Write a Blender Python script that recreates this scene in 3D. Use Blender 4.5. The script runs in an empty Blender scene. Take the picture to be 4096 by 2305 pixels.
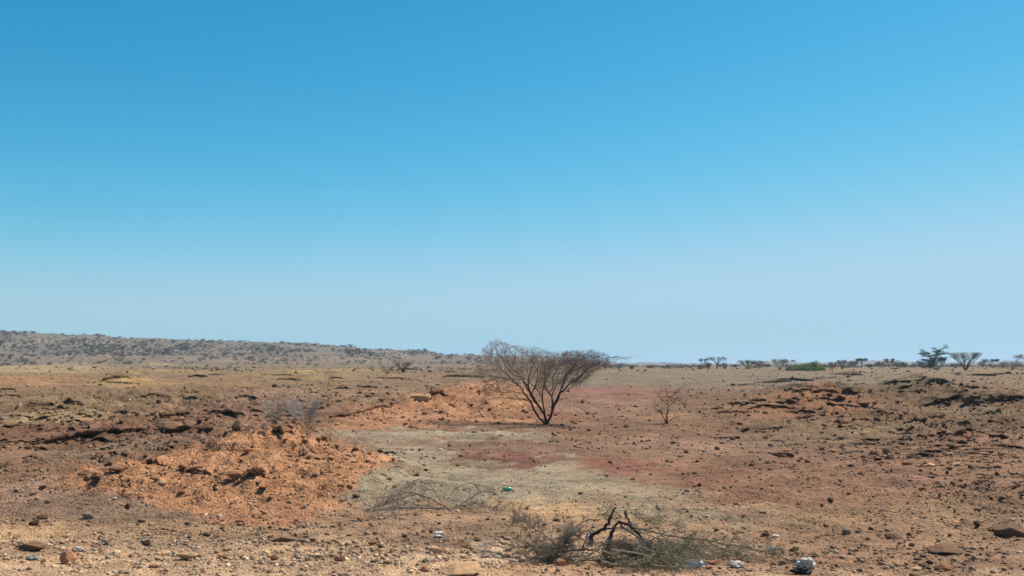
import bpy, math, random
import numpy as np
from mathutils import Vector, Matrix

random.seed(7)
RNG = np.random.default_rng(7)
SC = bpy.context.scene
COL = SC.collection
PI = math.pi

# ------------------------------------------------------------------ camera
CAMZ, FPX, HOR = 2.6, 3982.0, 1455.0        # eye height, focal length and horizon row (4096 px wide photograph)
cam_d = bpy.data.cameras.new('camera')
cam_d.sensor_width = 36.0
cam_d.lens = 35.0
cam_d.shift_y = (HOR - 1152.5) / 4096.0
cam_d.clip_start = 0.1
cam_d.clip_end = 40000
cam = bpy.data.objects.new('camera', cam_d)
COL.objects.link(cam)
cam.location = (0, 0, CAMZ)
cam.rotation_euler = (PI / 2, 0, 0)
SC.camera = cam
SC.render.resolution_x = 1024
SC.render.resolution_y = 576

# ------------------------------------------------------------------ light
SUN_EL, SUN_AZ = math.radians(55), math.radians(54)      # azimuth clockwise from +Y
w = bpy.data.worlds.new('World')
SC.world = w
w.use_nodes = True
nt = w.node_tree
bg = nt.nodes['Background']
sky = nt.nodes.new('ShaderNodeTexSky')
sky.sky_type = 'NISHITA'
sky.sun_disc = False
sky.sun_elevation = SUN_EL
sky.sun_rotation = SUN_AZ
sky.altitude = 400
sky.air_density = 1.0
sky.dust_density = 0.35
sky.ozone_density = 1.0
# grade the sky light channel by channel (deeper, cyan blue high in view, pale at the horizon)
sp = nt.nodes.new('ShaderNodeSeparateColor'); cb = nt.nodes.new('ShaderNodeCombineColor')
nt.links.new(sky.outputs['Color'], sp.inputs[0])
for ch, gam, k, top in ((0, 2.85, 1.38, .42), (1, 1.08, .845, .67), (2, 1.0, .945, .85)):
    m1 = nt.nodes.new('ShaderNodeMath'); m1.operation = 'MULTIPLY'; m1.inputs[1].default_value = .13
    m2 = nt.nodes.new('ShaderNodeMath'); m2.operation = 'POWER'; m2.inputs[1].default_value = gam
    m3 = nt.nodes.new('ShaderNodeMath'); m3.operation = 'MULTIPLY'; m3.inputs[1].default_value = k / .13
    nt.links.new(sp.outputs[ch], m1.inputs[0]); nt.links.new(m1.outputs[0], m2.inputs[0]); nt.links.new(m2.outputs[0], m3.inputs[0])
    m4 = nt.nodes.new('ShaderNodeMath'); m4.operation = 'SMOOTH_MIN'; m4.inputs[1].default_value = top / .13; m4.inputs[2].default_value = 2.5
    nt.links.new(m3.outputs[0], m4.inputs[0]); nt.links.new(m4.outputs[0], cb.inputs[ch])
# dusty air low over the horizon
tcw = nt.nodes.new('ShaderNodeTexCoord'); sxyz = nt.nodes.new('ShaderNodeSeparateXYZ'); nt.links.new(tcw.outputs['Generated'], sxyz.inputs[0])
def wm(op, a, b):
    n = nt.nodes.new('ShaderNodeMath'); n.operation = op
    for i, v in enumerate((a, b)):
        if isinstance(v, (int, float)): n.inputs[i].default_value = v
        else: nt.links.new(v, n.inputs[i])
    return n.outputs[0]
fz = wm('POWER', 2.71828, wm('MULTIPLY', wm('MAXIMUM', sxyz.outputs[2], 0.0), -1 / .055))
mixw = nt.nodes.new('ShaderNodeMix'); mixw.data_type = 'RGBA'
mixw.inputs['B'].default_value = (.338 / .13, .61 / .13, .77 / .13, 1)
hi = nt.nodes.new('ShaderNodeMapRange'); hi.interpolation_type = 'SMOOTHSTEP'; hi.inputs['From Min'].default_value = .36; hi.inputs['From Max'].default_value = .7  # unseen sky overhead returns to its ungraded colour, for less cyan ambient light
nt.links.new(sxyz.outputs[2], hi.inputs['Value'])
mixh = nt.nodes.new('ShaderNodeMix'); mixh.data_type = 'RGBA'
nt.links.new(hi.outputs[0], mixh.inputs['Factor']); nt.links.new(cb.outputs[0], mixh.inputs['A']); nt.links.new(sky.outputs['Color'], mixh.inputs['B'])
nt.links.new(fz, mixw.inputs['Factor']); nt.links.new(mixh.outputs['Result'], mixw.inputs['A'])
nt.links.new(mixw.outputs['Result'], bg.inputs['Color'])
bg.inputs['Strength'].default_value = 0.095

sun_d = bpy.data.lights.new('sun', 'SUN')
sun_d.energy = 5.0
sun_d.angle = math.radians(0.53)
sun_d.color = (1.0, 0.91, 0.77)
sun = bpy.data.objects.new('sun', sun_d)
COL.objects.link(sun)
sdir = Vector((math.sin(SUN_AZ) * math.cos(SUN_EL), math.cos(SUN_AZ) * math.cos(SUN_EL), math.sin(SUN_EL)))
sun.rotation_euler = sdir.to_track_quat('Z', 'Y').to_euler()
sun.location = (30, 10, 60)

vs = SC.view_settings
vs.view_transform = 'Standard'
vs.look = 'None'
vs.gamma = 1
vs.exposure = 0.45
SC.render.engine = 'CYCLES'
SC.cycles.max_bounces = 6
SC.cycles.volume_bounces = 1
SC.cycles.filter_width = 1.6

# ------------------------------------------------------------------ helpers
def tag(o, label=None, cat=None, group=None, kind=None):
    if label: o['label'] = label
    if cat: o['category'] = cat
    if group: o['group'] = group
    if kind: o['kind'] = kind
    return o

def lin(c):
    c = np.asarray(c, float) / 255.0
    return np.where(c <= 0.04045, c / 12.92, ((c + 0.055) / 1.055) ** 2.4)

ALB = 0.90                                     # sunlit display value -> base colour
def alb(c):
    c = np.asarray(c, float); g = c.mean()
    return lin(np.clip(g + (c - g) * .84 + np.array([3., 0., -3.]), 0, 255)) * ALB * np.array([.895, .84, .795])

def mesh_np(name, V, F, n=4, smooth=False, mats=(), colors=None):
    me = bpy.data.meshes.new(name)
    V = np.ascontiguousarray(V, np.float32); F = np.ascontiguousarray(F, np.int32)
    me.vertices.add(len(V)); me.vertices.foreach_set('co', V.ravel())
    me.loops.add(F.size); me.loops.foreach_set('vertex_index', F.ravel())
    me.polygons.add(len(F))
    me.polygons.foreach_set('loop_start', np.arange(0, F.size, n, dtype=np.int32))
    me.polygons.foreach_set('loop_total', np.full(len(F), n, np.int32))
    if smooth: me.polygons.foreach_set('use_smooth', np.ones(len(F), bool))
    me.update(calc_edges=True)
    if colors is not None:
        at = me.color_attributes.new('Col', 'FLOAT_COLOR', 'POINT')
        c4 = np.ones((len(V), 4), np.float32); c4[:, :3] = colors
        at.data.foreach_set('color', c4.ravel())
    for m in mats: me.materials.append(m)
    return me

def link(name, me, parent=None, loc=None):
    o = bpy.data.objects.new(name, me)
    COL.objects.link(o)
    if parent is not None: o.parent = parent
    if loc is not None: o.location = loc
    return o

def _h(ix, iy, s):
    h = (ix.astype(np.int64) * 374761393 + iy.astype(np.int64) * 668265263 + s * 974711) & 0x7fffffff
    h = ((h ^ (h >> 13)) * 1274126177) & 0x7fffffff
    return (h ^ (h >> 16)) & 0xffff

def pn(x, y, s=0):
    x0 = np.floor(x); y0 = np.floor(y); fx = x - x0; fy = y - y0
    ix = x0.astype(np.int64); iy = y0.astype(np.int64)
    ux = fx * fx * fx * (fx * (fx * 6 - 15) + 10); uy = fy * fy * fy * (fy * (fy * 6 - 15) + 10)
    def g(dx, dy):
        a = _h(ix + dx, iy + dy, s) * (2 * PI / 65536.0)
        return np.cos(a) * (fx - dx) + np.sin(a) * (fy - dy)
    return ((g(0, 0) * (1 - ux) + g(1, 0) * ux) * (1 - uy) + (g(0, 1) * (1 - ux) + g(1, 1) * ux) * uy) * 1.5

def fbm(x, y, s=0, o=3, gain=0.5):
    r = 0; a = 1.0
    for k in range(o):
        r = r + a * pn(x, y, s + 17 * k); x = x * 2.03 + 11.3; y = y * 2.03 - 7.7; a *= gain
    return r

def sstep(a, b, x):
    t = np.clip((x - a) / (b - a), 0, 1)
    return t * t * (3 - 2 * t)

# ------------------------------------------------------------------ terrain heights
def prof(y, pts):
    ys, zs = zip(*pts)
    return np.interp(np.log(np.maximum(y, 1)), np.log(ys), zs)

MOUNDS = [  # centre photo column, distance, height, half width across, half depth, turn
    (1120, 27.0, 0.95, 2.0, 3.6, 0.35), (600, 23.5, 0.50, 3.0, 2.8, 0.0), (1180, 21.5, 0.36, 2.0, 2.6, 0.0),
    (880, 22.5, 0.25, 1.4, 1.6, 0.0), (1400, 24.5, 0.30, 1.4, 2.4, 0.4),
    (1990, 54.0, 1.45, 3.1, 5.0, 0.0), (1660, 51.0, 0.72, 2.8, 4.0, -0.2), (1420, 46.5, 0.25, 2.0, 2.6, 0.0),
    (500, 92.0, 0.95, 1.9, 5.0, 0.0), (60, 80.0, 0.35, 2.0, 4.0, 0.0), (1290, 120, 0.45, 3.0, 7.0, 0.0),
    (750, 150, 0.35, 7.0, 9.0, 0.0), (200, 170, 0.45, 9.0, 9.0, 0.0), (600, 210, .55, 6.0, 9.0, 0.0),
    (3250, 66.0, 1.25, 3.4, 5.5, 0.15), (3010, 61.0, 0.55, 4.0, 4.0, 0.1), (3420, 63.0, 0.35, 1.8, 3.0, 0.0),
    (3760, 74.0, 1.05, 4.4, 6.0, 0.0), (3560, 78.0, 0.6, 3.0, 5.0, 0.0), (3880, 60.0, 0.55, 2.2, 3.0, 0.2),
    (4080, 56.0, 0.5, 3.0, 3.0, 0.0), (3860, 42.0, 0.30, 2.4, 2.0, 0.2), (3600, 47.0, 0.22, 2.5, 2.0, 0.2),
    (4300, 44.0, 0.5, 3.0, 3.0, 0.0), (2450, 66, 0.15, 4, 4, 0.0), (2450, 76.0, .35, 5.0, 3.0, 0.0),
    (3650, 20.0, 0.12, 2.0, 2.0, 0.0), (200, 17.5, 0.10, 2.4, 1.4, 0.0),
]
RIDGE = [(-1200, 1300), (-600, 1318), (0, 1330), (350, 1332), (520, 1345), (800, 1352), (1100, 1362), (1250, 1368), (1400, 1378),
         (1480, 1392), (1700, 1396), (1790, 1413), (1900, 1411), (2060, 1419), (2150, 1428), (2260, 1438), (2350, 1447), (2450, 1458), (2700, 1500), (6000, 1500)]
FAR = [(-3000, 1470), (1900, 1450), (2150, 1440), (2350, 1450), (2480, 1455), (2600, 1453), (2750, 1457), (2940, 1460), (2990, 1452), (3080, 1449),
       (3180, 1455), (3300, 1454), (3400, 1449), (3480, 1445), (3600, 1446), (3680, 1456), (3800, 1452), (4096, 1450), (5000, 1448), (7000, 1450)]

def base_h(x, y):
    yy = np.maximum(y, 7.0)
    px = 2048 + FPX * x / yy
    left = 1 - sstep(1150, 2050, px + 120 * pn(x * .06, y * .06, 3))
    zl = prof(yy, [(7, 0), (12, 0), (18, -.05), (31, -.05), (37, .35), (50, .80), (80, .85), (140, 1.0), (300, 1.25), (450, 1.4), (1200, .5), (3000, -5), (9000, -8)])
    zc = prof(yy, [(7, 0), (12, 0), (18, -.05), (60, 0), (90, .25), (120, .40), (250, .80), (400, 1.15), (560, 1.1), (900, -1), (1600, -6), (9000, -8)])
    z = left * zl + (1 - left) * zc
    for (mp, D, h, sx, sy, a) in MOUNDS:
        cx = (mp - 2048) / FPX * D
        dx = x - cx; dy = y - D
        c, s = math.cos(a), math.sin(a)
        q = ((dx * c + dy * s) / sx) ** 2 + ((-dx * s + dy * c) / sy) ** 2
        z = z + h * np.exp(-q ** 1.1 * 0.9)
    # hill on the left
    Dr = np.interp(px, [0, 1450, 2200, 4000], [880, 930, 1350, 1500])
    y0 = np.interp(px, [0, 1500, 2400], [470, 480, 700])
    hr = 2.6 + Dr * (HOR - np.interp(px, *zip(*RIDGE))) / FPX - np.interp(px, [1400, 1800], [3.2, .6])
    t = np.clip((yy - y0) / (Dr - y0), 0, 1)
    gul = fbm(x / 75.0, y / 120.0, 41, 4)
    gul2 = 1 - np.abs(pn(x / 46.0 + .3 * gul, y / 160.0, 44)) * 2
    s_ = (t * t * (3 - 2 * t)) ** 1.15
    z = z + np.maximum(hr, 0) * s_ + np.maximum(hr, 0) * 0.20 * (gul * .8 - gul2 * .35 + .1) * np.sin(PI * np.clip(t, 0, 1)) ** .8
    # far low hills
    hf = 8 + 2.6 + 2700 * (HOR - np.interp(px, *zip(*FAR))) / FPX
    z = z + np.maximum(hf + 1.6 * fbm(x / 160.0, 0 * y + 3, 51, 3), 0) * sstep(2100, 2700, yy)
    return z

def rough_mask(x, y):
    yy = np.maximum(y, 7.0); px = 2048 + FPX * x / yy
    m = 0.35 + .5 * sstep(-.2, .6, fbm(x * .09, y * .06, 61, 2))
    for (mp, D, rx, ry, a) in [(3800, 62, 12, 20, 1.1), (3250, 64, 5, 9, .9), (3800, 42, 8, 8, .9), (700, 42, 10, 10, .9), (900, 60, 14, 15, .8),
                               (900, 22, 5, 6, .5), (2200, 46, 9, 10, -.45), (2050, 24, 6, 8, -.4), (2550, 25, 4, 7, -.3), (1800, 50, 5, 6, .4), (2600, 90, 14, 24, -.4), (600, 120, 30, 50, .8)]:
        cx = (mp - 2048) / FPX * D
        m = m + a * np.exp(-((x - cx) / rx) ** 2 - ((y - D) / ry) ** 2)
    return np.clip(m, 0.05, 1.6)

def detail_h(x, y):
    m = rough_mask(x, y); d = np.maximum(y, 8)
    z = 0.10 * m * fbm(x / 3.2, y / 3.2, 5, 2)
    z = z + m * 0.055 * np.maximum(fbm(x / .95, y / .95, 9, 3), -.4) * sstep(300, 60, d)
    z = z + (.4 + .6 * m) * 0.020 * fbm(x / .26, y / .26, 13, 3) * sstep(110, 25, d)
    for (mp, D, R_, am) in ((1120, 27.0, 4.6, .13), (1180, 22.0, 3.6, .09), (1990, 54.0, 6.5, .2), (3250, 66.0, 6.5, .22), (3760, 74.0, 8.0, .22), (1660, 51, 5, .14)):
        dx = x - (mp - 2048) / FPX * D; dy = y - D; rr = np.sqrt(dx * dx + dy * dy) / R_
        th = np.arctan2(dx, -dy)
        z = z - am * (1 - np.minimum(np.abs(pn(th * 3.4 + .5 * pn(x * .8, y * .8, 67), rr * .9, 66)) * 3.2, 1)) * np.clip(rr * 2.2, 0, 1) * np.exp(-rr ** 3)
    r = 1 - np.abs(pn(x / 1.7 + 3.1, y / 1.1, 23)) * 2.2          # low broken crusts of rock
    z = z + .075 * m * np.clip(r, 0, 1) ** 2 * sstep(260, 50, d)
    tt = fbm(x / 3.6 + .3 * y / 3.6, y / 2.4, 37, 3) * 3.2
    fr = tt - np.floor(tt)
    z = z + .12 * m * sstep(.15, .9, m) * (np.floor(tt) + sstep(.80, .97, fr) - tt * .75) * sstep(9, 16, d) * sstep(200, 60, d)
    z = z + 0.32 * fbm(x / 26, y / 20, 29, 3) * sstep(60, 160, d) * sstep(1500, 420, d) * np.where(x > 0, .45, 1)
    z = z + .5 * fbm(x / 18, y / 18, 33, 3) * sstep(500, 620, d) * (x < 0.08 * d)
    return z

# fan shaped grid: fine where it is near, coarse far away
v1 = np.exp(np.arange(math.log(7.0), math.log(75.0), .0042))
v2 = np.exp(np.arange(math.log(v1[-1]) + .006, math.log(1400.0), .006))
v3 = np.exp(np.arange(math.log(v2[-1]) + .012, math.log(3200.0), .012))
v4 = np.exp(np.linspace(math.log(v3[-1]) + .05, math.log(9000.0), 22))
YS = np.concatenate([[-60, -30, -15, -7, -3, 0, 2, 3.5, 5, 6], v1, v2, v3, v4])
uin = np.linspace(-.74, .74, 1290)
uo = .74 + np.cumsum(np.linspace(.01, .5, 20))
US = np.concatenate([-uo[::-1], uin, uo])
NR, NC = len(YS), len(US)
WID = np.maximum(YS, 7.0)
GX = US[None, :] * WID[:, None]
GY = np.repeat(YS[:, None], NC, 1).astype(float)
GZ = base_h(GX, GY) + detail_h(GX, GY)

def build_vis():
    i0 = 10
    E = (GZ[i0:] - CAMZ) / GY[i0:]
    return i0, np.maximum.accumulate(E, axis=0)
VI0, VE = build_vis()

def pick(px, py):
    """first ground point seen at photo pixel px, py"""
    u = (px - 2048) / FPX
    j = int(np.clip(np.searchsorted(US, u), 1, NC - 1))
    if u - US[j - 1] < US[j] - u: j -= 1
    e = (HOR - py) / FPX
    i = int(np.searchsorted(VE[:, j], e)) + VI0
    i = min(i, NR - 1)
    return Vector((u * GY[i, j], GY[i, j], GZ[i, j]))

def gz(x, y):
    """height of the built ground at x, y (bilinear on the grid)"""
    x = np.atleast_1d(np.asarray(x, float)); y = np.atleast_1d(np.asarray(y, float))
    u = x / np.maximum(y, 7.0)
    j = np.clip(np.searchsorted(US, u), 1, NC - 1); i = np.clip(np.searchsorted(YS, y), 1, NR - 1)
    tu = np.clip((u - US[j - 1]) / (US[j] - US[j - 1]), 0, 1); tv = np.clip((y - YS[i - 1]) / (YS[i] - YS[i - 1]), 0, 1)
    return (GZ0[i - 1, j - 1] * (1 - tu) + GZ0[i - 1, j] * tu) * (1 - tv) + (GZ0[i, j - 1] * (1 - tu) + GZ0[i, j] * tu) * tv
GZ0 = GZ

# ledges: (polyline in photo pixels, height, overhang)
LEDGES = [
    ([(70, 1640), (120, 1630), (205, 1622)], .24, .35, "crusty ledge over a long black hollow at the far left edge of the slope"), ([(225, 1618), (260, 1612), (335, 1610)], .14, .2, "short broken ledge just right of the far left black hollow"),
    ([(165, 1785), (240, 1778), (320, 1762), (400, 1748), (470, 1738), (590, 1722)], .20, .30, "longest straight black ledge, slanting up across the left slope above the orange mound"),
    ([(480, 1712), (520, 1704), (575, 1692)], .20, .30, "short ledge stepping up above the long straight black ledge"), ([(655, 1680), (690, 1672), (745, 1664)], .26, .4, "small deep black hollow under a crust left of the grey bushes"),
    ([(640, 1712), (700, 1704), (785, 1698)], .12, .12, "low ledge of rounded slabs just below the deep black hollow"), ([(840, 1664), (900, 1666), (960, 1670), (1022, 1648)], .18, .25, "red lipped ledge nearest the grey bushes on the left slope"),
    ([(1128, 1626), (1165, 1620)], .18, .3, "tiny black hollow above the left grey bush"), ([(1185, 1618), (1212, 1611)], .14, .2, "tiny black hollow right of and above its tiny neighbour"), ([(1235, 1560), (1320, 1548)], .16, .2, "grey crust ledge high on the slope above the grey bushes"),
    ([(1325, 1676), (1400, 1664), (1500, 1638), (1560, 1618)], .10, .12, "low rust coloured crust at the left end of the middle orange bank"), ([(1690, 1590), (1730, 1588), (1772, 1576)], .26, .35, "ledge with a dark hollow and pale blocks on the crest of the middle orange bank"),
    ([(1100, 1728), (1135, 1738), (1165, 1718)], .22, .32, "dark hollow under the cap of the near orange mound summit"), ([(985, 1893), (1030, 1900), (1066, 1886)], .13, .16, "dark hollow in the face of the near orange mound"),
    ([(735, 1880), (790, 1888), (840, 1898)], .07, .08, "low crust left of the hollow on the near orange mound"), ([(430, 1865), (520, 1862), (600, 1858), (680, 1866)], .06, .07, "long low crust along the left shoulder of the near orange mound"),
    ([(430, 1528), (470, 1520), (515, 1516)], .3, .5, "dark rim on the crest of the small ochre hummock at left"), ([(330, 1546), (420, 1531)], .15, .2, "left shoulder rim of the small ochre hummock"), ([(560, 1588), (640, 1583), (680, 1590)], .16, .2, "dark crust right of the foot of the small ochre hummock"),
    ([(1600, 1480), (1660, 1481)], .5, .8, "low black ledge in front of the dark umbrella shaped bush"), ([(1790, 1489), (1815, 1489)], .4, .6, "small black ledge left of the large thorn bush crown"),
    ([(2880, 1655), (2940, 1650)], .14, .25, "narrow black crack right of the small bare tree"), ([(3000, 1640), (3060, 1628)], .18, .2, "low broken crust on the left foot of the right hand orange mound"),
    ([(3640, 1690), (3700, 1688), (3775, 1664)], .26, .35, "low thick black ledge on the olive flat at right"), ([(3700, 1625), (3780, 1600), (3870, 1575)], .34, .45, "long dark sloping ledge across the far right mound"),
    ([(3870, 1600), (3930, 1618)], .4, .4, "steep dark end of the long ledge beside the leaning boulder"), ([(3530, 1536), (3600, 1532), (3640, 1536)], .16, .2, "faint brown crust on the left crest of the far right mound"), ([(3690, 1540), (3740, 1530), (3830, 1545)], .26, .35, "dark broken crust on the summit of the far right mound"),
    ([(3940, 1612), (4010, 1604), (4096, 1596), (4180, 1600)], .26, .35, "dark ledge running out of the right edge of the picture"), ([(3890, 1662), (3940, 1652), (4000, 1655)], .2, .2, "low olive crust below the leaning boulder"),
    ([(3790, 1738), (3860, 1728), (3925, 1726)], .16, .2, "dark crust at the foot of the right hand rubble bank"), ([(3780, 1700), (3830, 1690), (3880, 1695)], .14, .2, "reddish lumpy crust on top of the right hand rubble bank"),
    ([(-500, 1800), (-300, 1770), (-60, 1760)], .2, .25, "ledge on the left slope just outside the left edge"), ([(3500, 1660), (3560, 1655)], .1, .1, "faint brown crust between the two right hand mounds"), ([(3220, 1668), (3330, 1660)], .1, .12, "thin brown crust in front of the right hand orange mound"),
    ([(3740, 2210), (3790, 2214), (3845, 2190)], .035, .05, "curved crust edge low in the right foreground"), ([(0, 1560), (60, 1556)], .2, .3, "dark block ledge at the left edge behind the ochre ground"), ([(0, 1462), (50, 1463)], .5, 1, "dark line of rock on the pale ochre ground at the far left"),
]
LEDGE_W = []
dX = np.zeros_like(GX); dYs = np.zeros_like(GX); dZ = np.zeros_like(GX)
for _i, (pts, h, oh, _lb) in enumerate(LEDGES):
    if _i < 10: h *= 1.5; oh *= 1.3
    W = sorted([pick(*p) for p in pts], key=lambda p: p.x)
    LEDGE_W.append((W, h, oh))
    xs = [p.x for p in W]; ys = [p.y for p in W]
    D = sum(ys) / len(ys)
    rb = D * .09
    r0, r1 = np.searchsorted(YS, [min(ys) - rb, max(ys) + rb])
    c0, c1 = np.searchsorted(US, [min(xs) / D - .04, max(xs) / D + .04])
    X = GX[r0:r1, c0:c1]; Y = GY[r0:r1, c0:c1]
    if X.size == 0: continue
    sc = D / 40.0
    yl = np.interp(X, xs, ys) + .30 * sc * fbm(X / (1.1 * sc), 0 * X + D, 71, 3)
    end = sstep(xs[0] - .5 * sc, xs[0] + .6 * sc, X) * (1 - sstep(xs[-1] - .6 * sc, xs[-1] + .5 * sc, X))
    s = Y - yl
    dZ[r0:r1, c0:c1] += h * end * (.15 + .85 * sstep(-.15 * sc, .55 * sc, s)) * np.where(s > 0, np.exp(-np.maximum(s, 0) / (2.6 * sc)), 1 - .0 * s) * sstep(-1.2 * sc, -.1 * sc, s)
GZ0 = GZ + dZ
GZ = GZ0
VI0, VE = build_vis()

# ------------------------------------------------------------------ ground colours (what the soil itself is made of)
ROWS = [(1300, (115, 112, 106)), (1400, (116, 111, 103)), (1448, (120, 108, 94)), (1466, (128, 112, 92)), (1482, (138, 120, 94)), (1520, (136, 114, 90)), (1600, (134, 107, 84)),
        (1700, (138, 108, 86)), (1850, (144, 113, 89)), (2000, (152, 121, 96)), (2100, (170, 139, 108)), (2180, (190, 158, 124)), (2305, (200, 168, 134)), (2600, (190, 160, 128))]
POLYS = [  # outline in photo pixels, colour, edge softness, strength
    ([(230, 1912), (420, 1868), (640, 1826), (900, 1758), (1050, 1712), (1180, 1698), (1250, 1740), (1330, 1768), (1450, 1798), (1560, 1848), (1560, 1882), (1440, 1915), (1420, 1960), (1340, 2000), (1380, 2030), (1310, 2062), (1180, 2094), (1000, 2114), (850, 2084), (700, 2042), (500, 1992), (350, 1962)], (188, 138, 101), 24, 1),
    ([(1290, 1704), (1320, 1672), (1500, 1622), (1700, 1577), (1830, 1545), (1960, 1520), (2060, 1525), (2130, 1560), (2150, 1620), (2110, 1686), (1900, 1692), (1700, 1697), (1500, 1717), (1300, 1738)], (182, 134, 100), 26, .95),
    ([(2850, 1654), (3000, 1612), (3120, 1568), (3230, 1528), (3330, 1528), (3420, 1578), (3530, 1622), (3480, 1652), (3300, 1668), (3050, 1676)], (152, 110, 82), 26, .85),
]
ZONES = [  # column, row, half width, half height, turn, colour, strength, edge softness
    (120, 1476, 430, 17, 0, (162, 142, 106), 1, .5), (650, 1488, 260, 9, 0, (160, 138, 98), .9, .6), (1250, 1500, 290, 20, 0, (150, 128, 92), .9, .6),
    (1420, 1480, 260, 5, 0, (158, 136, 96), .8, .5), (1230, 1488, 40, 8, 0, (184, 150, 98), .9, .3), (620, 1456, 60, 6, 0, (162, 140, 104), .9, .5), (360, 1455, 150, 6, 0, (150, 130, 96), .7, .6),
    (80, 1525, 330, 24, -.03, (170, 134, 96), .8, .7), (60, 1510, 170, 9, 0, (168, 118, 82), .6, .8), (880, 1530, 330, 24, 0, (152, 126, 94), .8, .7), (520, 1532, 140, 22, 0, (170, 142, 96), 1, .5),
    (300, 1600, 800, 48, 0, (140, 118, 92), .8, .5), (280, 1664, 260, 24, 0, (158, 138, 108), .8, .6), (1170, 1575, 270, 26, 0, (156, 126, 110), .9, .5), (1350, 1570, 300, 30, 0, (150, 124, 98), .7, .6),
    (500, 1715, 700, 52, -.1, (130, 98, 78), .85, .6), (1000, 1640, 260, 45, 0, (138, 108, 94), .8, .5), (150, 1720, 240, 30, -.1, (138, 100, 80), .7, .7), (500, 1790, 420, 25, -.12, (128, 110, 94), .9, .5),
    
     (700, 1835, 190, 16, -.05, (206, 160, 124), .8, .6), (830, 1860, 110, 14, 0, (200, 165, 120), .6, .6),
    (260, 1985, 420, 75, 0, (150, 124, 106), .9, .5), (600, 2040, 300, 40, 0, (150, 126, 108), .8, .5), (80, 2120, 330, 22, 0, (198, 160, 118), .7, .5),
    
    (2450, 1572, 280, 30, 0, (146, 104, 91), .95, .55), (2380, 1630, 230, 52, 0, (148, 116, 98), .9, .7), (2250, 1668, 130, 16, 0, (170, 112, 88), .8, .5), (2640, 1665, 170, 16, 0, (168, 130, 98), .7, .6),
    (1720, 1742, 480, 30, 0, (160, 150, 128), 1, .3), (1500, 1770, 220, 30, 0, (152, 128, 108), .8, .5), (1650, 1818, 170, 42, .1, (158, 148, 124), 1, .2), (1760, 1800, 60, 24, .5, (172, 160, 134), .8, .3), (1900, 1945, 560, 88, 0, (160, 149, 126), 1, .35),
    (1560, 1985, 190, 60, 0, (158, 146, 122), .9, .4), (2090, 1782, 430, 26, 0, (140, 112, 96), .8, .7), (2060, 1838, 270, 24, 0, (126, 86, 76), .95, .45), (2230, 1862, 130, 30, 0, (160, 149, 126), 1, .35),
    (2700, 1885, 400, 34, .06, (160, 108, 90), .9, .5), (2900, 1950, 330, 46, .1, (148, 102, 84), .9, .5), (2560, 1960, 260, 50, .1, (160, 146, 122), .9, .5), (2800, 1780, 420, 40, 0, (156, 124, 104), .8, .6),
    (2250, 2040, 330, 26, .08, (196, 162, 120), .8, .5), (1820, 2090, 330, 50, 0, (170, 140, 112), .8, .5), (2750, 2060, 420, 34, .08, (162, 146, 120), .85, .5), (2980, 2020, 170, 16, .05, (196, 158, 128), .6, .6),
    (2900, 1520, 900, 36, 0, (130, 119, 103), .9, .5), (2300, 1515, 400, 30, 0, (130, 119, 103), .8, .6), 
    (3700, 1570, 300, 38, 0, (118, 98, 76), .95, .5), (3480, 1650, 200, 14, 0, (116, 96, 76), .8, .5), (3980, 1690, 220, 30, 0, (114, 94, 76), .8, .6), (3900, 1640, 260, 24, .05, (132, 116, 92), .9, .5), (3500, 1705, 380, 26, 0, (132, 116, 90), .8, .5), (4040, 1765, 230, 34, 0, (146, 112, 94), .8, .6),
    (3300, 1780, 400, 60, 0, (134, 114, 92), .8, .6), (3450, 1900, 750, 120, 0, (148, 112, 88), .9, .6), (3650, 1910, 110, 18, 0, (152, 112, 98), .8, .5), (3880, 2030, 130, 24, .2, (190, 158, 122), .9, .4),
    (3300, 2150, 560, 60, 0, (156, 122, 96), .85, .6), (3500, 2250, 600, 60, 0, (152, 120, 94), .95, .5), (4000, 2220, 260, 90, 0, (142, 114, 92), .8, .5), (4000, 2020, 260, 90, 0, (132, 106, 86), .7, .7),
    (2120, 2270, 330, 34, 0, (184, 142, 112), .7, .6), (1700, 2240, 420, 22, 0, (208, 178, 144), .8, .5), (1960, 2212, 130, 9, 0, (226, 198, 164), .9, .3), (1440, 2246, 150, 9, 0, (222, 194, 160), .8, .3), (700, 2262, 120, 8, 0, (220, 190, 156), .8, .3), (1500, 2160, 500, 24, 0, (158, 128, 104), .8, .5), (560, 2190, 300, 30, 0, (166, 144, 122), .6, .6),
    (400, 1375, 60, 14, 0, (150, 138, 118), .6, .6), (1060, 1440, 500, 12, 0, (134, 120, 108), .8, .6), (300, 1425, 420, 12, 0, (132, 116, 104), .8, .6), (100, 1373, 150, 8, -.1, (160, 152, 128), .5, .6), (1590, 1408, 60, 8, .5, (168, 160, 146), .6, .6),
]
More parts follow.
